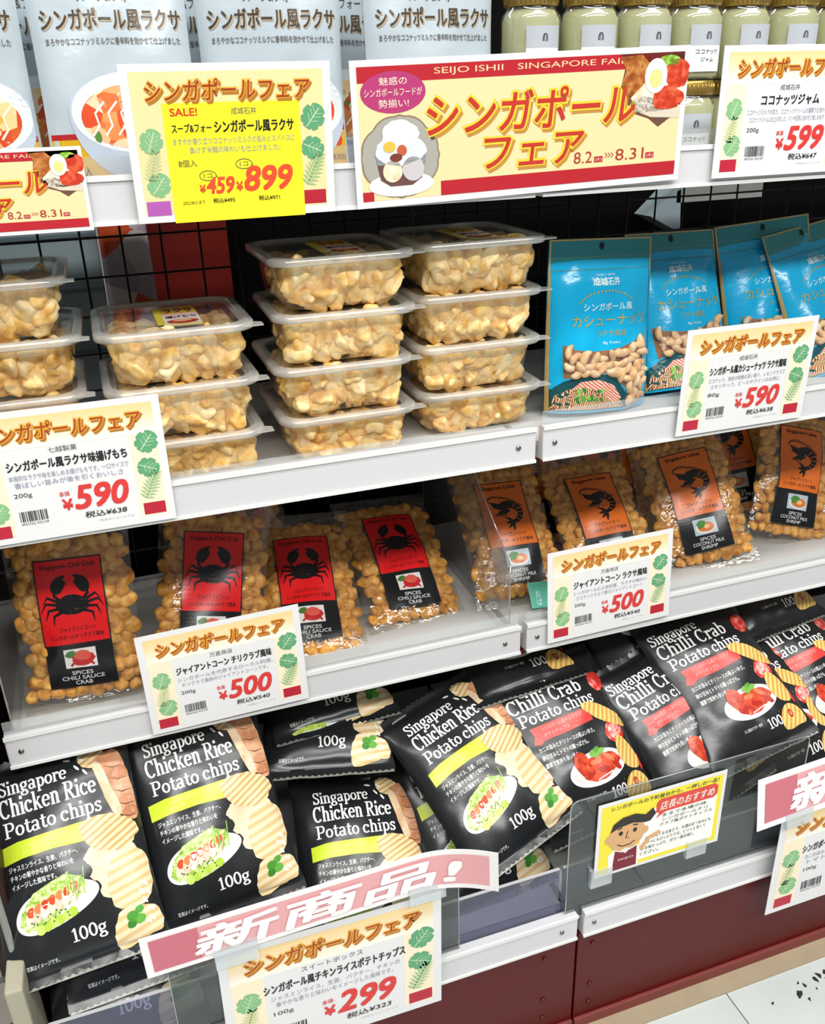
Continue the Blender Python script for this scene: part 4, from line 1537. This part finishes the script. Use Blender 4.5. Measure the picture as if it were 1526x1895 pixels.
def corn_pack(kind, seed, M, label, kern_label, count=True):
    f = corn_fn(seed)
    key = (kind, seed)
    if key not in CORN:
        root = empty('corn_pack', M, label, 'snack pack', kind + ' label corn packs')
        bag_body(f, FILM, PW, PH, 30, 36, False).build('clear_pouch', root)
        corn_label(kind).build('label', root, fn=lambda x, y, o: f(x - PW / 2, y, o + 0.0002), L=0.007, scale=0.001)
        CORN[key] = root
    else:
        root = copy_tree(CORN[key], M)
        root['label'] = label
    R = random.Random(seed * 7 + int(M.translation.x * 1000))
    # front layer of kernels
    sx, sy = 0.0122, 0.0118
    nv = int((PH - 0.022) / sy)
    for j in range(nv):
        for i in range(9):
            u = (i - 4 + (0.25 if j % 2 else -0.25)) * sx * 0.98 + R.uniform(-.0014, .0014)
            v = 0.012 + (j + 0.5) * sy + R.uniform(-.0014, .0014)
            if abs(u) > PW / 2 - 0.0065:
                continue
            x, y, zf = f(u, v)
            zb = f(u, v, 0, True)[2]
            inlab = (LX + 0.004 - PW / 2 < u < LX + LW - 0.004 - PW / 2) and (LY + 0.004 < v < LY + LH - 0.004)
            sc_ = R.uniform(0.88, 1.12)
            if zf - zb < 0.009:
                sc_ *= 0.8
            z = max(zf - 0.0058 * sc_, (zf + zb) / 2) - R.uniform(0, 0.001)
            L = Matrix.Translation((x, y, z)) @ Matrix.Rotation(R.uniform(0, 6.28), 4, 'Z') @ Matrix.Rotation(R.uniform(-.45, .45), 4, 'X') @ Matrix.Rotation(R.uniform(-.45, .45), 4, 'Y') @ Matrix.Scale(sc_ * 1.17, 4)
            if not inlab and count and kernel_total[0] < 296:
                kernel_total[0] += 1
                o = link('corn_kernel', R.choice(KM))
                o.matrix_world = M @ L
                tag(o, kern_label, 'corn kernel', kern_label)
            else:
                if not inlab:
                    stuff_mesh(R.choice(KM2), M @ L)
            if not inlab and zf - zb > 0.011:
                L2 = Matrix.Translation((x + sx * 0.5, y + sy * 0.5, z - 0.007)) @ Matrix.Rotation(R.uniform(0, 6.28), 4, 'Z') @ Matrix.Rotation(R.uniform(-.5, .5), 4, 'X') @ Matrix.Scale(1.2, 4)
                if abs(u + sx * .5) < PW / 2 - 0.012:
                    stuff_mesh(R.choice(KM2), M @ L2)
    # dark toasted core that fills the middle of the pack behind the label
    return root


def corn(kind, seed, x, y, z, lean, yaw, roll, label, kl, count=True):
    # landmark: bottom centre of the label
    return corn_pack(kind, seed, pose(x, y, z, lean, yaw, roll, 0.0125, (0, -LY)), label, kl, count)


corn('crab', 21, -0.435, 0.060, 0.446, 0.321, -0.086, -0.011, 'crab label corn pack standing at the left end of the shelf', 'roasted corn kernel in the leftmost red crab label pack')
corn('crab', 24, -0.087, 0.110, 0.436, 1.029, 0.124, -0.113, 'crab label corn pack lying back, the rightmost red one', 'roasted corn kernel in the rightmost red crab label pack')
corn('shrimp', 33, 0.279, 0.088, 0.442, 0.651, -0.347, 0.222, 'shrimp label corn pack right of the 500 yen card', 'roasted corn kernel in the shrimp label pack right of the 500 yen card')
corn('crab', 23, -0.208, 0.086, 0.436, 0.974, -0.042, -0.070, 'crab label corn pack just right of the 500 yen card', 'roasted corn kernel in the crab label pack just right of the 500 yen card')
corn('shrimp', 31, 0.038, 0.101, 0.441, 0.740, 0.032, -0.069, 'shrimp label corn pack beside the clear divider, the leftmost orange one', 'roasted corn kernel in the leftmost orange shrimp label pack')
corn('shrimp', 34, 0.412, 0.102, 0.443, 0.486, -0.048, -0.289, 'tilted shrimp label corn pack at the right edge of the picture', 'roasted corn kernel in the tilted shrimp pack at the right edge')
corn('crab', 22, -0.316, 0.080, 0.443, 0.581, -0.030, -0.195, 'crab label corn pack behind the 500 yen card', 'roasted corn kernel in the crab label pack behind the card')
corn('shrimp', 32, 0.154, 0.088, 0.440, 0.817, -0.104, 0.042, 'shrimp label corn pack behind the 500 yen card', 'roasted corn kernel in the shrimp pack behind the card')
corn('shrimp', 31, 0.385, 0.175, 0.448, 0.45, -0.5, 0.25, 'shrimp label corn pack in the second row with a creased label', 'x', False)
corn('shrimp', 32, 0.10, 0.19, 0.448, 0.60, 0.0, -0.05, 'shrimp label corn pack at the back behind the leftmost orange ones', 'x', False)
corn('shrimp', 34, 0.215, 0.185, 0.448, 0.55, 0.0, 0.05, 'shrimp label corn pack at the back behind the middle orange ones', 'x', False)
corn('crab', 22, -0.25, 0.20, 0.448, 0.60, 0.0, 0.04, 'crab label corn pack in shade at the back of the shelf', 'x', False)
tag(KIND_STUFF.build('corn_kernels'), 'remaining roasted corn kernels filling the clear packs', 'corn', None, 'stuff')

# teal freshness packet showing at the foot of the leftmost shrimp pack
b = MB()
b.box((-0.017, -0.014, -0.001), (0.017, 0.016, 0.001), film('#5fbfa6'))
o = b.build('desiccant_sachet', bevel=0.0008)
o.matrix_world = pose(0.052, 0.0795, 0.4312, 0.74, 0.03, -0.1)
tag(o, 'small teal sachet at the foot of the leftmost shrimp label pack', 'sachet')
q = Print(9)
q.text('お', -0.010, -0.002, 0.006, 0.008, film('#e8f4ee'), 0)
q.text('ぱ', -0.010, -0.011, 0.006, 0.008, film('#e8f4ee'), 0)
q.build('lettering', o)

# ------------------------------------------------------------------ cracker tubs on the second shelf
TW, TD, TH = 0.1281, 0.136, 0.0458
TUB_WALL = clear('tub_plastic', '#f9f7f2', 0.015, 0.06, 0.04)
TUB_RIM = clear('tub_rim_plastic', '#f0f0ec', 0.42, 0.14, 0.15, '#dddcd6')
TUB_LID = clear('tub_lid_plastic', '#ececea', 0.07, 0.08, 0.08, '#d8d8d4')


def cracker_fn(p, seed):
    o = Vector((seed * 5.3, seed * 1.7, 0))
    n = noise.noise(p * 0.9 + o) * 0.42 + noise.noise(p * 2.1 + o) * 0.22 + noise.noise(p * 4.5 + o) * 0.07
    q = Vector((math.copysign(abs(p.x) ** 0.75, p.x), math.copysign(abs(p.y) ** 0.75, p.y), math.copysign(abs(p.z) ** 0.8, p.z) * 0.72))
    return q * 0.0124 * (1 + n)


CRK = ramp_mat('fried_rice_cracker', [(0.26, '#c98836'), (0.40, '#eab864'), (0.54, '#f6d492'), (0.75, '#fdeec6')], 75, 'noise', 0.55, 0.25, 0, 0, 0.14, 0.25)
CM = [ico(4, 'rice_cracker', cracker_fn, CRK, k) for k in range(7)]
CM2 = [ico(3, 'rice_cracker', cracker_fn, CRK, k + 11) for k in range(4)]
KIND_STUFF = MB()
tub0 = None


def half(z, full):
    return full / 2 - 0.0135 + 0.005 * (z / TH)


def make_tub(M, label):
    global tub0
    if tub0 is not None:
        r = copy_tree(tub0, M)
        r['label'] = label
        return r
    root = empty('cracker_tub', M, label, 'tub', 'clear tubs of rice crackers')
    b = MB()
    rings = []
    for z in (0.0006, 0.0035, 0.012, 0.025, 0.040):
        ins = 0.0 if z > 0.002 else 0.003
        rings.append([(p[0], p[1], z) for p in rrect(2 * (half(z, TW) - ins), 2 * (half(z, TD) - ins), 0.014, 5)])
    b.loft(rings, TUB_WALL, True, (True, False))
    b.build('bowl', root)
    b = MB()
    R1 = lambda w, d, z, r=0.02: [(p[0], p[1], z) for p in rrect(w, d, r, 6)]
    b.loft([R1(TW - 0.016, TD - 0.016, 0.0385), R1(TW - 0.001, TD - 0.001, 0.0385), R1(TW, TD, 0.0395), R1(TW, TD, 0.0435), R1(TW - 0.003, TD - 0.003, 0.0445), R1(TW - 0.014, TD - 0.014, 0.0447)], TUB_RIM, True)
    b.build('rim', root)
    b = MB()
    b.loft([R1(TW - 0.014, TD - 0.014, 0.0447), R1(TW - 0.019, TD - 0.019, 0.0425, 0.016), R1(TW - 0.022, TD - 0.022, 0.0425, 0.015)], TUB_RIM, True)
    b.loft([R1(TW - 0.022, TD - 0.022, 0.0425, 0.015), R1(TW - 0.05, TD - 0.05, 0.0428, 0.01)], TUB_LID, True, (False, True))
    lid_o = b.build('lid', root)
    b = MB()
    b.add([(TW / 2 - 0.012, -TD / 2 + 0.002, 0.041), (TW / 2 + 0.006, -TD / 2 + 0.004, 0.041), (TW / 2 + 0.006, -TD / 2 + 0.014, 0.041), (TW / 2 - 0.002, -TD / 2 + 0.018, 0.041),
           (TW / 2 - 0.012, -TD / 2 + 0.002, 0.0422), (TW / 2 + 0.006, -TD / 2 + 0.004, 0.0422), (TW / 2 + 0.006, -TD / 2 + 0.014, 0.0422), (TW / 2 - 0.002, -TD / 2 + 0.018, 0.0422)],
          [(0, 3, 2, 1), (4, 5, 6, 7), (0, 1, 5, 4), (1, 2, 6, 5), (2, 3, 7, 6), (3, 0, 4, 7)], TUB_RIM)
    b.build('pull_tab', lid_o)
    tub0 = root
    return root


def fill_tub(M, seed, plabel, count, top):
    R = random.Random(seed)

    def piece(x, y, z, indiv, s=1.0, flat=1.0):
        L = Matrix.Translation((x, y, z)) @ Matrix.Diagonal((1.0, flat, 1.0, 1.0)) @ Matrix.Rotation(R.uniform(0, 6.28), 4, 'Z') @ Matrix.Rotation(R.uniform(0, 6.28), 4, 'X') @ Matrix.Rotation(R.uniform(0, 6.28), 4, 'Y') @ Matrix.Scale(s * R.uniform(0.84, 1.08), 4)
        if indiv:
            o = link('rice_cracker', R.choice(CM))
            o.matrix_world = M @ L
            tag(o, plabel, 'rice cracker', plabel)
        else:
            stuff_mesh(R.choice(CM2), M @ L)
    hz = (0.0108, 0.0196, 0.0284)
    for j, z in enumerate(hz):
        hw, hd = half(z, TW) - 0.0135, half(z, TD) - 0.0130
        n = 6
        for i in range(n):
            x = -hw + (2 * hw) * (i + (0.25 if j % 2 else -0.0) * (1 if i < n - 1 else 0)) / (n - 1)
            piece(x + R.uniform(-.0016, .0016), -hd - 0.001 + R.uniform(0, .0012), z + R.uniform(-.0013, .0013), count, 1.13, 0.78)
        for i in range(n - 1):      # second row seen in the gaps
            piece(-hw + 2 * hw * (i + 0.5) / (n - 1), -hd + 0.0125, z + 0.003 - (0.005 if j == 2 else 0), False, 1.0)
        for i in range(1, 6):       # side walls
            y = -hd + 2 * hd * i / 6
            for sg in (-1, 1):
                piece(sg * (hw + 0.001), y + R.uniform(-.001, .001), z, False, 0.98)
    if top:
        hw, hd = half(0.03, TW) - 0.0135, half(0.03, TD) - 0.013
        for i in range(6):
            for j in range(1, 6):
                piece(-hw + 2 * hw * i / 5 + R.uniform(-.002, .002), -hd + 2 * hd * j / 6 + R.uniform(-.002, .002), 0.0268 + R.uniform(-.002, .001), False, 1.0)


def sticker(M, label):
    root = empty('lid_sticker', M @ Matrix.Translation((-0.012, -0.042, 0.0431)), label, 'sticker', 'stickers on the tub lids')
    b = MB()
    b.box((0, 0, 0), (0.036, 0.075, 0.0002), paper('#f0ebe4'))
    b.build('paper', root)
    q = Print(2)
    q.rect(0, 0, 36, 4, paper('#e8d23a'), 0)
    q.rect(0, 0, 6, 75, paper('#e8d23a'), 0)
    q.rect(6, 38, 36, 75, paper('#efc4cf'), 0)
    q.rect(6, 46, 36, 75, paper('#d8b83a'), 1)
    q.text('ラクサ', 8, 50, 26, 18, paper('#8c1f3c'), 2, 0.03)
    q.text('揚げもち', 8, 28, 26, 8, paper('#6a1f2c'), 2, 0.02)
    q.ell(21, 14, 13, 8, FOOD_RED, 2)
    q.ell(21, 16, 8, 4, paper('#efc489'), 3)
    q.build('sticker_print', root, scale=0.001, fn=lambda x, y, o: (x, y, 0.0002 + o))
    return root


ZB = 0.6403
stacks = [(-0.510, 0.040, 4, 'leftmost stack', (2, 3)), (-0.372, 0.030, 3, 'stack beside the 590 yen card', (0, 1, 2)), (-0.2298, 0.037, 4, 'middle stack', (0, 1, 2, 3)), (-0.0927, 0.0565, 4, 'stack next to the pouches', (0, 1, 2, 3))]
order = ['lowest', 'second', 'third', 'topmost']
for si, (x, y, n, where, vis) in enumerate(stacks):
    for k in range(n):
        jit = random.Random(si * 10 + k)
        M = Matrix.Translation((x + TW / 2 + jit.uniform(-.003, .003) * (k > 0), y + TD / 2 + jit.uniform(-.002, .002), ZB + k * TH)) @ Matrix.Rotation(jit.uniform(-.02, .02), 4, 'Z')
        pos = 'topmost' if k == n - 1 else order[k]
        lab = 'clear tub of rice crackers, %s of the %s' % (pos if k in (0, n - 1) else pos + ' from below', where)
        make_tub(M, lab)
        fill_tub(M, si * 31 + k, 'golden rice cracker in the %s tub of the %s' % (pos if k in (0, n - 1) else pos + ' lowest', where), k in vis, k == n - 1)
        if k == n - 1 and si > 0:
            sticker(M, 'small printed sticker on the lid of the %s' % where)
tag(KIND_STUFF.build('rice_crackers'), 'remaining golden rice crackers packed inside the clear tubs', 'rice crackers', None, 'stuff')

# ------------------------------------------------------------------ teal cashew pouches
CW, CHh = 0.124, 0.168


def pouch_f(seed):
    R = random.Random(seed)
    ph = [R.uniform(0, 6.28) for _ in range(4)]

    def f(u, v, o=0.0, back=False):
        un = max(-1, min(1, 2 * u / CW))
        vn = max(0, min(1, v / CHh))
        prof = (1 - vn / 0.86) if vn < 0.86 else 0.0
        belly = 0.006 + 0.020 * max(prof, 0) ** 0.75 if vn < 0.86 else 0.0
        belly *= min(1, max(0.0, (0.88 - vn)) / 0.12)
        cu = max(0.0, 1 - abs(un) ** 3) ** 0.7
        z = belly * cu
        w = (0.0012 * math.sin(un * 5 + vn * 9 + ph[0]) + 0.0009 * math.sin(un * 11 - vn * 14 + ph[1])) * cu * min(1, belly / 0.006)
        z = z + w
        curl = 0.006 * (vn - 0.3) ** 2 * un * math.sin(ph[2])
        return (u, v, (z + 0.0006 + o if not back else -z - 0.0006 - o) + curl)
    return f


TEAL = mat('#06a8d8', 0.2, 0.55, bump=0.35, bscale=40)
TEAL_D = mat('#237f86', 0.25, 0.5, bump=0.3, bscale=45)
GOLD = mat('#b99a5c', 0.35, 0.5)
CASH = ramp_mat('cashew_nut', [(0.3, '#c8935a'), (0.5, '#e2b98a'), (0.75, '#f1d8b4')], 110, 'noise', 0.45, 0.1, 0, 0, 0.15, 0.3)
WINDOW = clear('pouch_window', '#ffffff', 0.02, 0.07, 0.07, '#ffffff', 0.3, 60)


def cashew_mesh(seed):
    b = MB()
    rings = []
    R = random.Random(seed)
    bend = R.uniform(1.6, 2.2)
    for i in range(11):
        t = i / 10
        a = (t - 0.5) * bend
        r = 0.0046 * (math.sin(math.pi * min(max(t, 0.03), 0.97)) ** 0.5) * (1.08 - 0.25 * t)
        c = Vector((0.0085 * math.sin(a), 0.0085 * math.cos(a) - 0.006, 0))
        nrm = Vector((math.sin(a), math.cos(a), 0))
        rings.append([c + nrm * r * math.cos(2 * math.pi * k / 8) + Vector((0, 0, 1)) * r * 0.85 * math.sin(2 * math.pi * k / 8) for k in range(8)])
    b.loft(rings, CASH, True, (True, True))
    o = b.build('cashew')
    me = o.data
    bpy.data.objects.remove(o)
    return me


CSH = [cashew_mesh(k) for k in range(4)]


def pouch_prints(f):
    P = {}
    q = Print(2)
    gold = mat('#a9a05c', 0.3, 0.5)
    wt = film('#d8f0f2')
    q.rect(0, 146, 124, 168, TEAL_D, 0)
    q.rect(2, 138, 122, 139, mat('#3f8e94', 0.3), 1)
    q.rect(2, 150, 122, 151.2, mat('#4f8a84', 0.3), 1)
    P['zip_band'] = q
    q = Print(2)
    q.line([(1, 1), (1, 167), (123, 167), (123, 1)], 2.4, GOLD, 3)
    P['gold_edge'] = q
    q = Print(3)
    q.text('SEIJO ISHII', 52, 132, 22, 2.4, wt, 1)
    q.text('成城石井', 47, 123, 32, 8, wt, 1, 0.03)
    a = arc(63, 96, 36, 22, 150, 30, 18)
    for k in range(0, 18, 1):
        q.line([a[k], ((a[k][0] + a[k + 1][0]) / 2, (a[k][1] + a[k + 1][1]) / 2)], 2.0, gold, 1)
    q.text('シンガポール風', 36, 99, 56, 7.6, wt, 1, 0.01)
    q.text('カシューナッツ', 22, 84, 88, 11, gold, 1, 0.012)
    q.text('ラクサ風味', 50, 73.5, 34, 6.4, gold, 1)
    q.text('80g  Product', 57, 65.5, 20, 3.4, wt, 1)
    P['lettering'] = q
    q = Print(3)
    dk = film('#0f4a50')
    q.poly([(0, 2), (0, 22), (14, 32), (34, 38), (56, 37), (74, 29), (84, 14), (86, 2)], dk, 1)
    NOOD = ramp_mat('noodle_print', [(0.2, '#6a3a22'), (0.5, '#b0764a'), (0.8, '#e6c49a')], 160, 'wave', 0.3, 0, 0.4, 14.0)
    SHR = ramp_mat('shrimp_print', [(0.2, '#c05a44'), (0.5, '#e59a84'), (0.8, '#f4cfc0')], 120, 'wave', 0.3, 0, 2.2, 5.0)
    q.poly([(2, 3), (6, 18), (18, 24), (40, 26), (64, 20), (76, 8), (78, 3)], NOOD, 2)
    q.poly([(18, 22), (30, 31), (50, 32), (68, 25), (76, 12), (66, 8), (54, 18), (40, 24), (28, 24)], SHR, 3)
    R = random.Random(4)
    for k in range(16):
        q.ell(26 + R.uniform(0, 28), 11 + R.uniform(0, 12), R.uniform(2, 3.6), R.uniform(1.4, 2.4), film(R.choice(('#4f9a3c', '#7fbf52', '#2f7a34'))), 4, R.uniform(0, 3), 12, 0.08, k)
    P['noodle_picture'] = q
    q = Print(9)
    q.ell(62, 160.5, 2.8, 3.6, mat('#0b0f10', 0.6), 0)
    P['hang_hole'] = q
    return P


WIN = [(13, 68), (26, 62.5), (44, 60), (62, 60), (80, 62), (96, 67), (107, 73), (109, 40), (106, 8), (88, 4), (84, 18), (74, 30), (56, 37.5), (36, 39), (14, 34)]


def in_poly(x, y, P):
    c = False
    for i in range(len(P)):
        (x1, y1), (x2, y2) = P[i], P[i - 1]
        if (y1 > y) != (y2 > y) and x < (x2 - x1) * (y - y1) / (y2 - y1) + x1:
            c = not c
    return c


def cashew_pouch(seed, M, label, plabel):
    f = pouch_f(seed)
    root = empty('cashew_pouch', M, label, 'pouch', 'teal cashew pouches')
    b = MB()
    nu, nv = 26, 34
    for back in (False, True):
        vs, fs = [], []
        for j in range(nv + 1):
            for i in range(nu + 1):
                vs.append(f((i / nu - .5) * CW, j / nv * CHh, 0, back))
        n = nu + 1
        for j in range(nv):
            for i in range(nu):
                qd = (j * n + i, j * n + i + 1, (j + 1) * n + i + 1, (j + 1) * n + i)
                fs.append(qd if not back else tuple(reversed(qd)))
        b.add(vs, fs, TEAL, True)
    # gusset floor closing the foot
    vs = [f((i / nu - .5) * CW, 0, 0) for i in range(nu + 1)] + [f((i / nu - .5) * CW, 0, 0, True) for i in range(nu + 1)]
    b.add(vs, [(i, i + nu + 1, i + nu + 2, i + 1) for i in range(nu)], TEAL, True)
    body_o = b.build('pouch_body', root)
    fn = lambda x, y, o: f(x - CW / 2, y, o)
    for nm, q in pouch_prints(f).items():
        q.build(nm, body_o, fn=fn, L=0.009, scale=0.001)
    q = Print(1)
    q.poly(WIN, mat('#8a5a30', 0.6), 0)
    q.build('window_back', root, fn=fn, L=0.009, scale=0.001)
    q = Print(1)
    q.poly(WIN, WINDOW, 0)
    q.build('window', root, fn=lambda x, y, o: f(x - CW / 2, y, o + 0.0062), L=0.009, scale=0.001)
    R = random.Random(seed)
    j = 0
    y = 8.0
    while y < 72:
        x = 19.0 + (5 if j % 2 else 0)
        while x < 108:
            if in_poly(x, y, WIN) and in_poly(x, y + 3, WIN):
                p = f(x / 1000 - CW / 2, y / 1000)
                L = Matrix.Translation((p[0], p[1], p[2] + 0.0022)) @ Matrix.Rotation(R.uniform(0, 6.28), 4, 'Z') @ Matrix.Rotation(R.uniform(-.3, .3), 4, 'X') @ Matrix.Scale(R.uniform(.85, 1.05), 4)
                o = link('cashew', R.choice(CSH))
                o.matrix_world = M @ L
                tag(o, plabel, 'cashew', plabel)
            x += 10.0
        y += 6.6
        j += 1
    return root


def pch(seed, x, y, z, lean, yaw, roll, label, pl):
    cashew_pouch(seed, pose(x, y, z, lean, yaw, roll, 0.014), label, pl)


pch(1, 0.109, 0.076, 0.643, 0.095, 0.088, -0.053, 'front teal cashew pouch beside the cracker tubs', 'cashew nut in the window of the pouch beside the tubs')
pch(2, 0.235, 0.097, 0.645, 0.315, 0.169, -0.042, 'teal cashew pouch leaning back, second from the tubs', 'cashew nut in the window of the second pouch from the tubs')
pch(3, 0.365, 0.115, 0.644, 0.250, -0.004, 0.055, 'teal cashew pouch third from the tubs, behind the price card', 'cashew nut in the window of the third pouch from the tubs')
pch(4, 0.436, 0.094, 0.644, 0.389, 0.177, 0.099, 'glossy teal cashew pouch at the right edge of the picture', 'cashew nut in the window of the pouch at the right edge')

# ------------------------------------------------------------------ laksa packs on the top shelf
LAKSA = ramp_mat('laksa_soup_print', [(0.12, '#d8622c'), (0.3, '#eea060'), (0.5, '#f6d9b4'), (0.68, '#fbf0dc'), (0.8, '#f2c24a'), (0.92, '#d94f2a')], 75, 'voronoi', 0.3)
PACK_W, PACK_H, PACK_T = 0.122, 0.185, 0.020


def laksa_pack(seed, M, label):
    f = bag_fn(seed + 70, 0.015, PACK_W, PACK_H, 0.7)
    root = empty('laksa_pack', M, label, 'noodle pack', 'white laksa packs')
    body = mat('#b9c6cd', 0.28, 0.5, bump=0.3, bscale=35)
    bag_body(f, body, PACK_W, PACK_H, 30, 34, False).build('pouch', root)
    pch_o = root.children[0]
    fn = lambda x, y, o: f(x - PACK_W / 2, y, o)
    q = Print(2)
    yl, rd = film('#d8aa1c'), film('#b02428')
    q.poly([(2, 4), (120, 4), (120, 44), (2, 44)], yl, 0)
    q.rect(2, 44, 120, 48, rd, 1)
    q.text('5', 10, 18, 8, 13, film('#3a2a10'), 2, 0.02)
    q.text('食入', 19, 17.5, 10, 7, film('#3a2a10'), 2, 0.01)
    q.ell(113, 36, 4, 5, film('#d8432a'), 2)
    q.text('無添加', 106, 20, 13, 5, film('#6a2a18'), 2)
    q.build('yellow_base_print', pch_o, fn=fn, L=0.009, scale=0.001)
    q = Print(2)
    body_ = [(70 + 52 * math.cos(a_), 64 + (26 if math.sin(a_) > 0 else 52) * math.sin(a_)) for a_ in [2 * math.pi * k / 36 for k in range(36)]]
    q.poly([(min(x, 119.5), max(y, 10)) for x, y in body_], film('#bccad8'), 3)
    q.poly([(min(70 + 50 * math.cos(2 * math.pi * k / 36), 119), 62 + 29 * math.sin(2 * math.pi * k / 36)) for k in range(36)], film('#e4ebee'), 4)
    q.ell(69, 59, 42, 23, LAKSA, 5, 0, 36)
    R = random.Random(seed)
    for k in range(16):
        q.ell(36 + R.uniform(0, 64), 44 + R.uniform(0, 30), R.uniform(2, 5), R.uniform(1.2, 2.8), film(R.choice(('#e2743a', '#f4e3c8', '#f0b44a', '#e8935a', '#5a8a3c'))), 6, R.uniform(0, 3), 12, 0.06, k)
    for k in range(7):
        x = 34 + k * 10
        q.line([(x, 46), (x + 6, 53), (x + 4, 62), (x + 12, 70)], 1.6, film('#faf1de'), 7)
    q.build('soup_bowl_picture', pch_o, fn=fn, L=0.009, scale=0.001)
    q = Print(2)
    q.text('シンガポール風ラクサ', 8, 119, 108, 15, film('#b9a68a'), 1, 0.03, dx=0.8, dy=-0.8)
    q.text('シンガポール風ラクサ', 8, 119, 108, 15, film('#4a4034'), 2, 0.015)
    q.text('まろやかなココナッツミルクに香辛料を効かせて仕上げました', 10, 109, 104, 5.2, film('#5f5a52'), 2, 0.006)
    q.text('スープ&フォー', 38, 138, 46, 8, film('#4a4034'), 2)
    q.build('lettering', pch_o, fn=fn, L=0.009, scale=0.001)
    return root


for sd, (x, y, yw, lab) in enumerate(((-0.443, 0.085, 0.0, 'white laksa pack cut off at the left edge of the top shelf'),
                                     (-0.320, 0.085, 0.02, 'white laksa pack with its soup bowl left of the yellow card'),
                                     (-0.197, 0.092, -0.02, 'white laksa pack standing behind the yellow sale card'),
                                     (-0.062, 0.078, 0.05, 'glossy white laksa pack behind the fair banner, nearest the jars'))):
    laksa_pack(sd, pose(x, y, 0.8735, 0.05, yw, 0.0, 0.012, (0, 0)), lab)
for sd, (x, lab) in enumerate(((-0.385, 'white laksa pack in the second row at the left of the top shelf'), (-0.258, 'white laksa pack in the second row behind the sale card'), (-0.13, 'white laksa pack in the second row beside the jars'))):
    laksa_pack(sd + 5, pose(x, 0.14, 0.8735, 0.05, 0, 0, 0.012, (0, 0)), lab)

# ------------------------------------------------------------------ coconut jam jars
def lathe(b, prof, M, n=28):
    rings = [[(r * math.cos(2 * math.pi * k / n), r * math.sin(2 * math.pi * k / n), z) for k in range(n)] for r, z in prof]
    b.loft(rings, M, True, (True, True))


JAR_R = 0.0265
jar0 = None


def make_jar(M, label, cat='jar'):
    global jar0
    if jar0 is not None:
        r = copy_tree(jar0, M)
        r['label'] = label
        return r
    root = empty('jam_jar', M, label, 'jar', 'coconut jam jars')
    b = MB()
    lathe(b, [(0.0245, 0.001), (0.0252, 0.003), (0.0252, 0.05), (0.0225, 0.056), (0.0205, 0.0585)], mat('#c6c29c', 0.5, 0.3))
    b.build('jam', root)
    b = MB()
    lathe(b, [(0.024, 0.0), (JAR_R, 0.003), (JAR_R, 0.051), (0.0255, 0.0545), (0.0225, 0.058), (0.0215, 0.061), (0.0215, 0.064)], clear('jar_glass', '#eef2ea', 0.03, 0.10, 0.03))
    glass_o = b.build('glass', root)
    b = MB()
    lathe(b, [(0.0232, 0.061), (0.0238, 0.0615), (0.0238, 0.072), (0.0228, 0.0738), (0.018, 0.0742)], mat('#b99a52', 0.28, 0.5, 0.75))
    for k in range(36):
        a = 2 * math.pi * k / 36
        b.tube((0.0238 * math.cos(a), 0.0238 * math.sin(a), 0.0625), (0.0238 * math.cos(a), 0.0238 * math.sin(a), 0.0715), 0.0006, mat('#b99a52', 0.28, 0.5, 0.75), 4)
    b.build('lid', root)
    q = Print(1)
    q.rect(-17, 6, 17, 45, paper('#eef0f0'), 0)
    q.rect(-17, 28, 17, 45, paper('#b9bfc6'), 1)
    q.poly([(-2.6, 33), (2.6, 33), (2.6, 36), (1.4, 39), (-1.4, 39), (-2.6, 36)], paper('#3c4048'), 2)
    q.rect(-0.5, 33, 0.5, 38, paper('#b9bfc6'), 3)
    q.rect(-1.6, 33, -1.2, 36.5, paper('#b9bfc6'), 3)
    q.rect(1.2, 33, 1.6, 36.5, paper('#b9bfc6'), 3)
    q.text('ココナッツ', -11.5, 20.5, 23, 4.2, paper('#4a4c50'), 2, 0.01)
    q.text('ジャム', -6.5, 14, 13, 4.0, paper('#4a4c50'), 2, 0.01)
    fn = lambda x, y, o: ((JAR_R + o + .0002) * math.sin(x / JAR_R), -(JAR_R + o + .0002) * math.cos(x / JAR_R), y)
    q.build('label', glass_o, fn=fn, L=0.004, scale=0.001)
    jar0 = root
    return root


jar_x = [0.040, 0.096, 0.152, 0.207, 0.262, 0.318, 0.374]
ordn = ['first', 'second', 'third', 'fourth', 'fifth', 'sixth', 'seventh']
for row, z in ((0, 0.8732), (1, 0.9482)):
    for i, x in enumerate(jar_x):
        jt = random.Random(i * 3 + row)
        make_jar(Matrix.Translation((x + jt.uniform(-.001, .001), 0.118 + jt.uniform(-.003, .003), z)) @ Matrix.Rotation(jt.uniform(-.2, .2) - 0.05, 4, 'Z'),
                 'coconut jam jar, %s from the laksa packs in the %s row' % (ordn[i], 'upper' if row else 'lower'))
